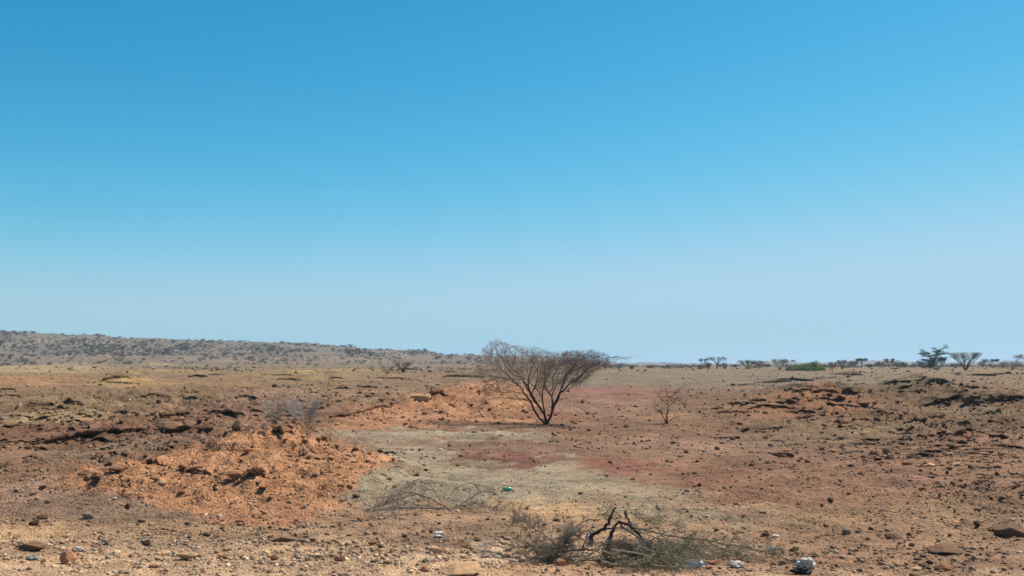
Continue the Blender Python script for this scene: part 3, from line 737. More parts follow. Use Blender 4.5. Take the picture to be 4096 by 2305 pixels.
# the countless smaller ones: one mesh
def gravel(n, seed):
    r = np.random.default_rng(seed)
    px = r.uniform(-700, 4800, n * 4)
    e = r.uniform(0, 1, n * 4) ** 1.12
    py = 1483 + e * (2420 - 1483)
    yy = FPX * CAMZ / (py - HOR)
    x = (px - 2048) / FPX * yy
    z = gz(x, yy); pyt = HOR + FPX * (CAMZ - z) / yy
    d, s = density(px, pyt)
    cl = sstep(-.5, .6, fbm(x / yy * 45, np.log(yy) * 30, 121, 3))
    k = (r.uniform(0, 3.0, n * 4) < d * (.12 + 1.3 * cl ** 1.6)).nonzero()[0][:n]
    px, py, yy, x, z, s = px[k], py[k], yy[k], x[k], z[k], s[k]
    n = len(k)
    if LW:
        ex = np.concatenate(LW); x = np.concatenate([x, ex[:, 0]]); yy = np.concatenate([yy, ex[:, 1]]); z = gz(x, yy); s = np.concatenate([s, ex[:, 2]]); n = len(x)
    a = np.exp(r.normal(-.22, .72, n)) * s * 1.0                     # diameter in render pixels
    a = np.clip(a, .4, 6.0) * np.where(yy > 60, .75, 1) * np.where(yy < 16, 1.15, 1)
    R = a * 4 * yy / FPX / 2
    tv = [rock_shape(0, 500 + i, 8, .12) for i in range(12)]
    F0 = tv[0][1]; T = np.stack([t[0] for t in tv])
    base = T[r.integers(0, 12, n)]
    an = r.uniform(0, 2 * PI, n)
    sc = np.stack([r.uniform(.9, 1.5, n), r.uniform(.7, 1.1, n), r.uniform(.5, 1.0, n)], -1)
    B = base * sc[:, None, :] * R[:, None, None]
    c, s_ = np.cos(an)[:, None], np.sin(an)[:, None]
    Vx = B[..., 0] * c - B[..., 1] * s_ + x[:, None]; Vy = B[..., 0] * s_ + B[..., 1] * c + yy[:, None]
    Vz = B[..., 2] + (z + R * .25)[:, None]
    V = np.stack([Vx, Vy, Vz], -1).reshape(-1, 3)
    F = (F0[None] + (np.arange(n) * 12)[:, None, None]).reshape(-1, 3)
    cg = ground_col(x, yy, z)
    val = np.exp(r.normal(-.25, .40, n)); pale = r.uniform(0, 1, n) < .05
    grey = r.uniform(0, 1, n)[:, None] * .35
    cg = cg * (1 - grey) + cg.mean(1, keepdims=True) * grey
    val = val * (1 - .45 * np.clip((s - 1) / .6, 0, 1) * (yy > 20)); cg = cg * val[:, None]
    cg[pale] = np.array([.36, .285, .21]) * r.uniform(.8, 1.2, pale.sum())[:, None]
    return V, F, np.repeat(np.clip(cg, .02, .7), 12, 0)
V, F, GC = gravel(125000, 5)
g = link('gravel', mesh_np('gravel', V, F, 3, False, [M_GRAVEL], GC))
tag(g, 'small loose stones and gravel strewn over the whole desert floor', 'gravel', None, 'stuff')
del V, F, GC

# ------------------------------------------------------------------ woody plants
class Tubes:
    def __init__(s): s.V = []; s.F = []; s.n = 0
    def add(s, P, R, k=3):
        P = [Vector(p) for p in P]
        m = len(P)
        for i in range(m):
            t = (P[min(i + 1, m - 1)] - P[max(i - 1, 0)])
            if t.length < 1e-9: t = Vector((0, 0, 1))
            t.normalize()
            a = t.cross(Vector((.31, .77, .55))); a.normalize(); b = t.cross(a)
            for j in range(k):
                an = 2 * PI * j / k
                s.V.append(P[i] + (a * math.cos(an) + b * math.sin(an)) * R[i])
        for i in range(m - 1):
            for j in range(k):
                q = s.n + i * k
                s.F.append((q + j, q + (j + 1) % k, q + k + (j + 1) % k, q + k + j))
        s.n += m * k
    def obj(s, name, mat, parent=None):
        me = mesh_np(name, np.array([list(v) for v in s.V]) if s.V else np.zeros((0, 3)), np.array(s.F), 4, False, [mat])
        return link(name, me, parent)

def rv():
    while True:
        v = Vector((random.uniform(-1, 1), random.uniform(-1, 1), random.uniform(-1, 1)))
        if .05 < v.length < 1: return v.normalized()

def wander(p, d, L, n, wig, trop):
    pts = [p.copy()]; d = d.normalized()
    for i in range(n):
        d = (d + rv() * wig + trop / n).normalized()
        p = p + d * (L / n); pts.append(p.copy())
    return pts

def twigs(tb, pts, r0, L, n, depth, spread=.8, trop=Vector((0, 0, .1)), start=.25, lim=None, k=3, rmin=.004):
    m = len(pts) - 1
    for q in range(n):
        t = random.uniform(start, 1) ** .8 * m
        i = min(int(t), m - 1); f = t - i
        p = pts[i].lerp(pts[i + 1], f)
        tan = (pts[i + 1] - pts[i]).normalized()
        d = (tan + rv() * spread).normalized()
        l = L * random.uniform(.5, 1.2)
        P = wander(p, d, l, 4, .40, trop)
        if lim is not None:
            e = P[-1]
            if not lim(e): continue
        rr = max(r0 * random.uniform(.6, 1), rmin)
        tb.add(P, [rr, rr * .8, rr * .65, rr * .5, rr * .35], k)
        if depth > 0:
            twigs(tb, P, rr * .62, L * .55, max(3, int(n * .55)), depth - 1, spread, trop, .1, lim, k, rmin)

def empty(name, loc):
    o = bpy.data.objects.new(name, None); COL.objects.link(o); o.location = loc
    o.empty_display_size = .3
    return o

# ---- the large bare thorn bush
random.seed(21)
B0 = pick(2187, 1699)
S0 = B0.y / FPX
t_bush = empty('thorn_bush', B0)
tag(t_bush, 'large leafless vase shaped thorn bush standing alone in the middle of the flat', 'bush')
def crop(c): return ((c[0] - 1225) / 3.625 * S0, (1338 - c[1]) / 3.625 * S0)
LIMBS = [
    ([(1215, 1335), (1120, 1250), (1040, 1120), (975, 980), (900, 890), (838, 790), (760, 730), (640, 600), (500, 480), (330, 370)], .060, -.25, 1),
    ([(1220, 1335), (1185, 1190), (1110, 1070), (1000, 900), (955, 780), (965, 650), (1010, 520), (1060, 420), (1150, 290)], .065, .5, 1),
    ([(1160, 1150), (1060, 1020), (960, 850), (860, 680), (700, 590), (600, 430), (480, 250), (390, 110)], .045, .2, 1),
    ([(1228, 1330), (1185, 1130), (1160, 960), (1160, 800), (1200, 700), (1180, 520), (1190, 420)], .040, -.8, 1),
    ([(1235, 1335), (1300, 1180), (1312, 1060), (1310, 950), (1250, 870), (1200, 780), (1230, 640), (1150, 460)], .066, .8, 1),
    ([(1305, 1150), (1330, 1070), (1370, 980), (1440, 840), (1490, 660), (1560, 560), (1640, 440), (1760, 370), (1900, 330), (2060, 300)], .055, .1, 1),
    ([(1320, 1090), (1350, 1040), (1420, 880), (1560, 740), (1660, 680), (1800, 540), (1950, 450), (2100, 370), (2250, 360)], .045, -.35, 1),
    ([(1310, 960), (1340, 850), (1380, 760), (1500, 680), (1600, 560), (1700, 480)], .030, .8, 1),
    ([(965, 990), (860, 980), (750, 970), (560, 950), (400, 970), (300, 1030), (180, 1100)], .022, .3, 1),
    ([(838, 790), (750, 740), (650, 700), (480, 650), (300, 610), (120, 600)], .028, .5, 1),
    ([(975, 980), (1060, 1020), (1130, 1060)], .022, 0, 0),
    ([(955, 780), (900, 720), (800, 620), (700, 500), (560, 340), (300, 280)], .030, .7, 1),
    ([(1000, 900), (1040, 800), (1080, 700), (1080, 560), (1000, 430), (880, 260)], .028, -.9, 1),
    ([(1490, 660), (1530, 600), (1640, 560), (1760, 500), (1880, 440)], .024, .4, 1),
    ([(1370, 980), (1500, 960), (1560, 990), (1570, 1060)], .010, -.3, 0),
    ([(1420, 880), (1520, 860), (1600, 800), (1680, 720)], .016, .5, 1),
    ([(1160, 960), (1100, 860), (1020, 770), (940, 700), (760, 560), (500, 560), (250, 520)], .026, -.6, 1),
    ([(1250, 870), (1320, 780), (1300, 640), (1380, 500), (1460, 420)], .024, -.6, 1),
    ([(1230, 640), (1300, 560), (1380, 440), (1420, 330)], .016, -.2, 1),
    ([(900, 890), (760, 860), (620, 880), (480, 850)], .016, -.5, 1),
    ([(860, 680), (720, 680), (560, 650), (400, 700), (300, 740)], .018, -.7, 1),
]
tb = Tubes(); tw = Tubes()
def inlim(e):   # the crown is an open vase: nothing grows above its ragged rim
    hx = e.x / S0 * 3.625 + 1225
    top = np.interp(hx, [100, 300, 480, 700, 900, 1050, 1300, 1500, 1700, 1950, 2150, 2300], [560, 230, 90, 190, 230, 220, 300, 280, 270, 260, 320, 370])
    bot = np.interp(hx, [100, 400, 700, 900, 1000, 1200, 1400, 1500, 1700, 1950, 2300], [650, 860, 990, 1020, 1000, 900, 950, 950, 820, 600, 420])
    cy = 1338 - e.z * 3.625 / S0
    if hx < 700 and cy > 330 and random.random() < .12: return False
    return top - 25 < cy < bot
for pts, r, dep, tws in LIMBS:
    P = []
    n = len(pts); cum = 0
    for i, c in enumerate(pts):
        x, z = crop(c)
        P.append(Vector((x, dep * (z ** 1.1) * .62 + random.uniform(-.03, .03), z)))
    Q = []
    for i in range(n - 1):
        for k in range(3):
            Q.append(P[i].lerp(P[i + 1], k / 3) + rv() * .018)
    Q.append(P[-1])
    R = [max(r * (1 - i / len(Q)) ** .85, .006) for i in range(len(Q))]
    tb.add(Q, R, 5)
    if tws:
        out = Vector((Q[-1].x * .045, dep * .05, .10))
        nn = int(4 + 1.25 * n)
        for _ in range(nn):
            i = int(random.uniform(.33, .98) * (len(Q) - 1))
            tan = (Q[i + 1] - Q[i]).normalized()
            d = (tan + rv() * .75 + Vector((0, 0, .12))).normalized()
            l = random.uniform(.7, 1.7)
            p2 = wander(Q[i], d, l, 6, .34, out)
            if not inlim(p2[-1]): continue
            rr = max(R[i] * .42, .0065)
            tw.add(p2, [rr, rr * .85, rr * .7, rr * .6, rr * .5, rr * .4, rr * .3], 3)
            twigs(tw, p2, .0066, .58, 7, 2, .75, out * .8, .12, inlim, 3, .0046)
        twigs(tw, Q[len(Q) // 2:], .0072, .55, 11, 1, .7, out, .1, inlim, 3, .0046)
tb.obj('trunk', M_BARK, t_bush); tw.obj('crown', M_TWIG, t_bush)

# ---- the small bare tree
random.seed(5)
B1 = pick(2665, 1697); S1 = B1.y / FPX
t = empty('bare_tree', B1)
tag(t, 'small leafless tree with a thin straight stem and forked top right of the large bush', 'tree')
tb = Tubes(); tw = Tubes()
def cp(c): return ((c[0] - 650) / 6.04 * S1, (1180 - c[1]) / 6.04 * S1)
for pts, r, dep in [([(670, 1185), (672, 1080), (665, 960), (685, 850), (688, 770), (676, 720)], .038, 0), ([(676, 725), (620, 670), (560, 610), (500, 510), (440, 440)], .018, .2),
                    ([(688, 772), (750, 725), (810, 670), (860, 600), (940, 545)], .018, -.2), ([(676, 720), (700, 650), (705, 550), (660, 470), (655, 390)], .020, .1),
                    ([(705, 550), (800, 510), (880, 450), (960, 375), (1020, 290), (1075, 235)], .016, 0), ([(690, 680), (760, 640), (820, 590)], .010, .3),
                    ([(640, 1185), (620, 1080), (570, 990), (500, 900), (420, 840), (340, 800)], .022, .2), ([(640, 1180), (600, 1070), (540, 960), (520, 880)], .016, -.3),
                    ([(680, 1170), (740, 1110), (830, 1050), (900, 1000)], .010, -.2), ([(650, 1180), (640, 1000), (660, 960)], .012, .1), ([(810, 670), (900, 640), (1000, 620)], .009, .2)]:
    P = [Vector((cp(c)[0], dep * cp(c)[1] * .5, cp(c)[1])) for c in pts]
    Q = []
    for i in range(len(P) - 1):
        Q += [P[i], P[i].lerp(P[i + 1], .5) + rv() * .008]
    Q.append(P[-1])
    tb.add(Q, [max(r * (1 - .75 * i / len(Q)), .004) for i in range(len(Q))], 5)
    if r < .035: twigs(tw, Q, .0045, .38, 10, 1, .8, Vector((0, 0, .12)), .3, None, 3, .0032)
tb.obj('trunk', M_BARK, t); tw.obj('crown', M_TWIG, t)

# ---- generic woody plant: limbs fan from the base, twigs fill the crown
def woody(name, px, py, wpx, hpx, label, cat, bark, twig, D=None, seed=1, shape='vase', dens=1.0, trunk=.0, leaf=0, leafmat=None, flat=.5, group=None, low=.3, thick=1.0):
    random.seed(seed)
    if D is None: p = pick(px, py)
    else:
        x = (px - 2048) / FPX * D; p = Vector((x, D, float(gz(x, D)[0])))
    s = p.y / FPX
    if D and D > 250: hpx = hpx * 1.18
    W = wpx * s / 2; H = hpx * s
    root = empty(name, p - Vector((0, 0, .03 * H)))
    tag(root, label, cat, group)
    tb = Tubes(); tw = Tubes()
    pix = s * 4
    rt = max(.018 * H, .05 * pix) * thick
    nl = 9 if shape != 'umbrella' else 7
    ends = []
    if shape == 'umbrella':
        tp = [Vector((0, 0, 0)), Vector((.02 * W, 0, H * .16)), Vector((0, 0, H * .30))]
        tb.add(tp, [rt * 2.2, rt * 1.8, rt * 1.6], 6); st = tp[-1]
    else: st = Vector((0, 0, 0))
    for i in range(nl):
        az = 2 * PI * i / nl + random.uniform(-.3, .3)
        rr = W * random.uniform(.45, .92) if shape != 'dome' else W * random.uniform(.3, .85)
        if shape == 'dome': top = H * random.uniform(.75, 1.0) * math.sqrt(max(0, 1 - (rr / W) ** 2 * .7))
        else: top = H * random.uniform(.84, .97)
        e = Vector((math.cos(az) * rr, math.sin(az) * rr, top))
        m1 = st.lerp(e, .35) + Vector((0, 0, H * .04)) + rv() * .03 * W; m1.x *= .8; m1.y *= .8
        m2 = st.lerp(e, .7) + rv() * .05 * W
        P = [st, m1, m2, e]
        Q = []
        for k in range(3):
            for q in range(3): Q.append(P[k].lerp(P[k + 1], q / 3) + rv() * .012 * W)
        Q.append(e)
        r_ = rt * random.uniform(.8, 1.2)
        tb.add(Q, [r_ * (1 - .8 * k / 10) for k in range(10)], 4)
        ends.append(Q)
    tr = max(.0035 * H, .085 * pix)
    def lim(e):
        rho = math.hypot(e.x, e.y) / W
        if rho > 1.05: return False
        if shape == 'umbrella': return H * (.62 - .0 * rho) < e.z < H * (1.02 - .1 * rho)
        if shape == 'vase': return H * (low * rho) + H * .12 < e.z < H * (1.03 - .08 * rho ** 2)
        return 0.02 * H < e.z < H * math.sqrt(max(.05, 1.05 - rho * rho))
    tro = Vector((0, 0, .15))
    for Q in ends:
        o = Vector((Q[-1].x, Q[-1].y, 0)); o = o.normalized() * .35 + Vector((0, 0, .05 if shape == 'umbrella' else .2))
        twigs(tw, Q, tr, W * .42, int(12 * dens), 1, .9, o, {'umbrella': .5, 'vase': .28, 'dome': .03}[shape], lim, 3, tr * .6)
        twigs(tw, Q[5:], tr, W * .3, int(8 * dens), 1, .9, o, .0, lim, 3, tr * .6)
    tb.obj('trunk', bark, root)
    tw.obj('crown', twig, root)
    if leaf:
        VV = []; FF = []
        r = np.random.default_rng(seed)
        src = np.array([list(v) for v in tw.V])
        c = src[r.integers(0, len(src), leaf)] + r.normal(0, .03 * W, (leaf, 3))
        if shape == 'dome':
            th = r.uniform(0, 2 * PI, leaf); q_ = r.uniform(.1, 1, leaf) ** .45; el = np.arccos(r.uniform(0, 1, leaf))
            lump = 1 + .22 * np.sin(th * 3 + seed) + .14 * np.sin(th * 7 + 2 * seed)
            c = np.stack([W * q_ * lump * np.sin(el) * np.cos(th), W * q_ * lump * np.sin(el) * np.sin(th), H * .92 * q_ * lump * np.cos(el)], -1)
        ls = max(.018 * H, .16 * pix)
        a = r.normal(size=(leaf, 3)); a /= np.linalg.norm(a, axis=1)[:, None]
        b_ = np.cross(a, r.normal(size=(leaf, 3))); b_ /= np.linalg.norm(b_, axis=1)[:, None]
        sz = ls * r.uniform(.6, 1.4, leaf)[:, None]
        V_ = np.stack([c - a * sz, c + b_ * sz * .7, c + a * sz, c - b_ * sz * .7], 1).reshape(-1, 3)
        V_[:, 2] = np.maximum(V_[:, 2], .01)
        F_ = np.arange(leaf * 4).reshape(-1, 4)
        link('foliage', mesh_np('foliage', V_, F_, 4, False, [leafmat]), root)
    return root

G_H = 'scrub along the far edge of the plain'
# pale bushes behind the near mound
woody('dead_bush', 1098, 1698, 130, 150, 'faint grey leafless bush behind the summit of the orange mound, left of its twin', 'bush', M_BARKG, M_TWIGG, D=33, seed=31, thick=.45, dens=1.2, low=.5)
woody('dead_bush', 1222, 1745, 170, 178, 'pale grey twiggy bush behind the right shoulder of the orange mound', 'bush', M_BARKG, M_TWIGG, D=31, seed=32, thick=.45, dens=1.7, low=.4)
# plain, left and middle
woody('acacia_bush', 1611, 1476, 104, 48, 'dark umbrella shaped bare bush at the foot of the hill', 'bush', M_BARK, M_TWIG, D=185, seed=41, shape='vase', dens=1.5, low=.75, thick=1.8)
woody('shrub', 1548, 1488, 80, 40, 'loose reddish brown leafless shrub left of the umbrella shaped bush', 'shrub', M_BARK, M_TWIGP, D=170, seed=42, dens=.9)
woody('shrub', 1762, 1475, 36, 20, 'little pale spiky shrub between the umbrella shaped bush and the large thorn bush', 'shrub', M_BARKG, M_TWIGG, D=200, seed=43, dens=.7)
woody('green_sapling', 827, 1461, 18, 26, 'bright green slender sapling on the plain before the hill', 'tree', M_BARK, M_VGREEN, D=240, seed=44, shape='dome', dens=.6, leaf=260, leafmat=M_VGREEN)
woody('green_sapling', 40, 1414, 22, 26, 'bright green sapling at the far left foot of the hill', 'tree', M_BARK, M_VGREEN, D=560, seed=45, shape='dome', dens=.6, leaf=260, leafmat=M_VGREEN)
woody('shrub', 276, 1465, 34, 14, 'low olive green shrub on the pale ochre ground at left', 'shrub', M_BARK, M_OLIVE, D=230, seed=46, shape='dome', dens=.7, leaf=200, leafmat=M_GREEN)
woody('shrub', 1265, 1455, 34, 14, 'small dull green shrub at the foot of the hill', 'shrub', M_BARK, M_OLIVE, D=420, seed=47, shape='dome', dens=.6, leaf=120, leafmat=M_OLIVE)
woody('shrub', 1850, 1472, 80, 14, 'low grey green scrub patch just left of the large thorn bush crown', 'shrub', M_BARKG, M_OLIVE, D=230, seed=48, shape='dome', dens=.8)
# horizon line from the big bush to the right edge
HZ = [
    (2420, 1472, 70, 26, 300, 'grey', 'dome', 'grey twiggy shrub with a taller tuft on the skyline right of the large thorn bush'),
    (2475, 1475, 80, 22, 290, 'grey', 'dome', 'wide low grey shrub next to the tufted one on the skyline'),
    (2527, 1474, 24, 10, 290, 'olive', 'dome', 'tiny olive shrub at the end of the grey scrub on the skyline'),
    (2600, 1471, 50, 9, 330, 'purple', 'dome', 'very low dark scrub mat on the skyline'),
    (2672, 1470, 34, 11, 340, 'purple', 'dome', 'small brown shrub on the skyline above the small bare tree'),
    (2722, 1473, 56, 13, 320, 'grey', 'dome', 'low grey brown shrub left of the two flat topped acacias'),
    (2800, 1479, 40, 12, 300, 'purple', 'dome', 'brown shrub at the foot of the left flat topped acacia'),
    (2832, 1479, 40, 22, 300, 'purple', 'dome', 'rounded brown shrub between the two flat topped acacias'),
    (2898, 1476, 32, 22, 310, 'grey', 'dome', 'grey beehive shaped shrub at the foot of the right acacia'),
    (2940, 1469, 26, 9, 380, 'purple', 'dome', 'tiny brown shrub right of the flat topped acacias'),
    (3035, 1468, 70, 22, 380, 'purple', 'dome', 'purplish brown rounded shrub behind the grey green tree'),
    (3068, 1463, 40, 12, 400, 'purple', 'dome', 'low purplish shrub beside the pale mound on the skyline'),
    (3118, 1492, 70, 34, 262, 'grey', 'vase', 'pale loose thorn shrub left of the big green bush'),
    (3330, 1490, 40, 22, 275, 'grey', 'vase', 'thin grey shrub at the right end of the big green bush'),
    (3367, 1493, 46, 28, 268, 'brown', 'vase', 'rusty brown shrub right of the big green bush'),
    (3410, 1467, 70, 20, 400, 'purple', 'dome', 'purplish thicket left of the small green tree'),
    (3478, 1470, 36, 12, 380, 'dgreen', 'dome', 'low dark green shrub right of the small green tree'),
    (3520, 1470, 60, 18, 400, 'purple', 'dome', 'purple brown thicket right of the small green tree'),
    (3558, 1474, 56, 26, 380, 'purple', 'vase', 'bare purplish tree with dark stems in the right hand thicket'),
    (3590, 1468, 60, 18, 400, 'purple', 'dome', 'pale brown shrub right of the dark stemmed thicket tree'),
    (3617, 1473, 34, 18, 370, 'olive', 'dome', 'small olive shrub at the right end of the thicket'),
    (3680, 1466, 80, 20, 400, 'purple', 'dome', 'purplish scrub left of the tall dark tree'),
    (3768, 1474, 40, 28, 370, 'purple', 'vase', 'thin reddish shrub at the right foot of the tall dark tree'),
    (3830, 1465, 80, 12, 420, 'dgreen', 'dome', 'distant dark scrub behind the vase shaped bush'),
    (3930, 1465, 50, 20, 400, 'grey', 'dome', 'grey shrub between the vase shaped bush and the green tree'),
    (4012, 1470, 52, 18, 360, 'dgreen', 'dome', 'low dark green shrub at the far right'),
    (4050, 1492, 130, 34, 268, 'grey', 'dome', 'broad pale grey green shrub cut by the right edge'),
    (3745, 1497, 40, 12, 262, 'grey', 'dome', 'small dry tuft on the plain in front of the tall dark tree'),
    (3832, 1519, 40, 12, 168, 'grey', 'dome', 'dry grey tuft above the right hand mound'),
    (3668, 1532, 40, 14, 92, 'grey', 'dome', 'grey dry tuft on top of the right hand mound'),
    (3580, 1478, 40, 5, 300, 'purple', 'dome', 'thin line of dry brush under the thicket'),
    (2700, 1600, 22, 8, 80, 'grey', 'dome', 'tiny grey weed on the flat behind the small bare tree'),
]
MATS = {'grey': (M_BARKG, M_TWIGG, 0, None), 'purple': (M_BARK, M_TWIGP, 0, None), 'olive': (M_BARK, M_OLIVE, 200, M_OLIVE), 'brown': (M_BARK, M_TWIG, 120, M_OLIVE),
        'dgreen': (M_BARK, M_DGREEN, 400, M_DGREEN)}
for i, (px, py, wp, hp, D, mk, sh, lb) in enumerate(HZ):
    b_, t_, lf, lm = MATS[mk]
    if sh == 'dome' and not lf: lf, lm = 420, t_
    woody('shrub', px, py, wp, hp * 1.25, lb, 'shrub', b_, t_, D=D, seed=60 + i, shape=sh, dens=1.5, leaf=lf, leafmat=lm, group=G_H)
woody('acacia_tree', 2814, 1478, 56, 38, 'small flat topped acacia on the skyline, left of a larger one', 'tree', M_BARKG, M_OLIVE, D=320, seed=101, shape='umbrella', dens=1.2, leaf=200, leafmat=M_DGREEN)
woody('acacia_tree', 2868, 1476, 92, 46, 'larger flat topped acacia with several leaning stems on the skyline', 'tree', M_BARK, M_OLIVE, D=315, seed=102, shape='umbrella', dens=1.1, leaf=220, leafmat=M_DGREEN, thick=1.3)
woody('green_tree', 2987, 1475, 84, 34, 'grey green feathery tree on the skyline between the acacias and the big green bush', 'tree', M_BARK, M_OLIVE, D=300, seed=103, shape='vase', dens=1.2, leaf=500, leafmat=M_DGREEN)
woody('acacia_tree', 3146, 1478, 74, 34, 'flat topped reddish acacia just behind the left end of the green bush', 'tree', M_BARK, M_TWIGP, D=300, seed=104, shape='umbrella', dens=2.0)
woody('green_tree', 3446, 1475, 54, 36, 'small rounded green tree standing above the purple thicket', 'tree', M_BARK, M_DGREEN, D=340, seed=105, shape='umbrella', dens=1.6, leaf=1400, leafmat=M_DGREEN)
woody('thorn_bush', 3862, 1494, 158, 66, 'reddish brown vase shaped bush with a dark shadow on the plain at right', 'bush', M_BARK, M_TWIGP, D=262, seed=106, shape='vase', dens=2.0, low=.8, thick=1.5)
woody('green_tree', 3962, 1466, 70, 34, 'dark green flat crowned tree right of the vase shaped bush', 'tree', M_BARK, M_DGREEN, D=360, seed=107, shape='umbrella', dens=1.6, leaf=1500, leafmat=M_DGREEN)
woody('acacia_tree', 4110, 1480, 120, 56, 'flat topped bare acacia cut off by the right edge', 'tree', M_BARK, M_TWIGP, D=300, seed=108, shape='umbrella', dens=1.6)

# big green bush: overlapping leafy mounds
def leaf_mound(name, px, py, wpx, hpx, D, label, blobs, n, mat, seed=1):
    r = np.random.default_rng(seed)
    x = (px - 2048) / FPX * D; z = float(gz(x, D)[0]); s = D / FPX
    root = empty(name, (x, D, z)); tag(root, label, 'bush')
    W = wpx * s / 2; H = hpx * s
    cs = []; tb = Tubes()
    for (bx, by, bw, bh) in blobs:
        k = int(n * bw)
        d = r.normal(size=(k, 3)); d /= np.linalg.norm(d, axis=1)[:, None]; d[:, 2] = np.abs(d[:, 2])
        rad = r.uniform(.45, 1.03, k) ** .4 * (1 + .16 * np.sin(d[:, 0] * 7 + bx * 9) * np.sin(d[:, 1] * 6 + 2) + .1 * np.sin(d[:, 2] * 13 + d[:, 0] * 5))
        cs.append(np.stack([bx * W + d[:, 0] * rad * bw * W, by * W * .6 + d[:, 1] * rad * bw * W * .9, d[:, 2] * rad * bh * H], -1))
        for q in range(5):
            e = Vector((bx * W + random.uniform(-.6, .6) * bw * W, by * W * .6 + random.uniform(-.5, .5) * bw * W, bh * H * .8))
            tb.add(wander(Vector((bx * W * .8, by * W * .5, -.05)), e - Vector((bx * W * .8, by * W * .5, 0)), e.length * .7, 4, .2, Vector((0, 0, .1))), [.07, .06, .05, .035, .02], 4)
    c = np.concatenate(cs); k = len(c)
    a = r.normal(size=(k, 3)); a /= np.linalg.norm(a, axis=1)[:, None]
    b_ = np.cross(a, r.normal(size=(k, 3))); b_ /= np.linalg.norm(b_, axis=1)[:, None]
    sz = r.uniform(.06, .16, k)[:, None] * (D / 260)
    V_ = np.stack([c - a * sz, c + b_ * sz * .6, c + a * sz, c - b_ * sz * .6], 1).reshape(-1, 3)
    V_[:, 2] = np.maximum(V_[:, 2], .01)
    link('foliage', mesh_np('foliage', V_, np.arange(k * 4).reshape(-1, 4), 4, False, [mat]), root)
    tb.obj('trunk', M_BARK, root)
    return root
leaf_mound('green_bush', 3222, 1498, 165, 40, 255, 'big bright green spreading bush on the plain at right', [(-.55, 0, .42, .55), (-.15, .2, .45, .68), (.35, .1, .42, .85), (.40, -.3, .22, 1.0), (.72, .2, .28, .55), (.1, -.3, .4, .5)], 5200, M_GREEN, 3)

# the tall dark tree: three leaning stems with stacked flat sprays
random.seed(77)
D = 330.0; x0 = (3733 - 2048) / FPX * D; s = D / FPX
root = empty('tall_acacia', (x0, D, float(gz(x0, D)[0])))
tag(root, 'tallest dark green tree on the skyline with tiered flat sprays at the right', 'tree')
tb = Tubes(); VV = []; tw = Tubes()
def q2(c): return Vector(((c[0] - 1395) / 3.236 * s, 0, (352 - c[1]) / 3.236 * s))
stems = [([(1395, 355), (1385, 280), (1350, 200), (1300, 150), (1225, 105)], .22, .0), ([(1400, 355), (1420, 260), (1460, 160), (1510, 100), (1590, 76)], .22, .3),
         ([(1400, 355), (1395, 280), (1400, 200), (1430, 130), (1385, 100)], .2, -.4), ([(1385, 340), (1330, 270), (1240, 218)], .12, .4), ([(1420, 280), (1490, 220), (1500, 250)], .12, -.5), ([(1460, 190), (1500, 165), (1550, 165)], .10, .1), ([(1350, 210), (1290, 185), (1228, 168)], .1, -.2), ([(1400, 350), (1340, 310), (1300, 330)], .1, -.3)]
for pts, r, dp in stems:
    P = [q2(c) + Vector((0, dp * q2(c).z * .5, 0)) for c in pts]
    Q = []
    for i in range(len(P) - 1):
        for k in range(3): Q.append(P[i].lerp(P[i + 1], k / 3) + rv() * .05)
    Q.append(P[-1]); tb.add(Q, [max(r * (1 - .8 * i / len(Q)), .04) for i in range(len(Q))], 5)
    for q in range(11):
        i = random.randrange(len(Q) // 3, len(Q))
        d = Vector((random.uniform(-1, 1), random.uniform(-1, 1), random.uniform(0.0, .3)))
        e = wander(Q[i], d, random.uniform(.6, 1.7), 4, .15, Vector((0, 0, .05)))
        tw.add(e, [.04, .035, .03, .025, .02], 3)
        for k in range(80):
            c = e[random.randrange(1, 5)] + Vector((random.gauss(0, .38), random.gauss(0, .38), random.gauss(0, .09)))
            VV.append(c)
for k in range(2600):      # dense lower mass
    c = q2((1385, 270)) + Vector((random.gauss(0, .75), random.gauss(0, .7), random.gauss(-.2, .95))); c.z = max(c.z, .05); VV.append(c)
tb.obj('trunk', M_BARK, root); tw.obj('branches', M_BARK, root)
r = np.random.default_rng(3); c = np.array([list(v) for v in VV]); k = len(c)
a = r.normal(size=(k, 3)) * [1, 1, .35]; a /= np.linalg.norm(a, axis=1)[:, None]; b_ = np.cross(a, r.normal(size=(k, 3))); b_ /= np.linalg.norm(b_, axis=1)[:, None]
sz = r.uniform(.07, .17, k)[:, None]
link('foliage', mesh_np('foliage', np.stack([c - a * sz, c + b_ * sz * .6, c + a * sz, c - b_ * sz * .6], 1).reshape(-1, 3), np.arange(k * 4).reshape(-1, 4), 4, False, [M_TREE]), root)

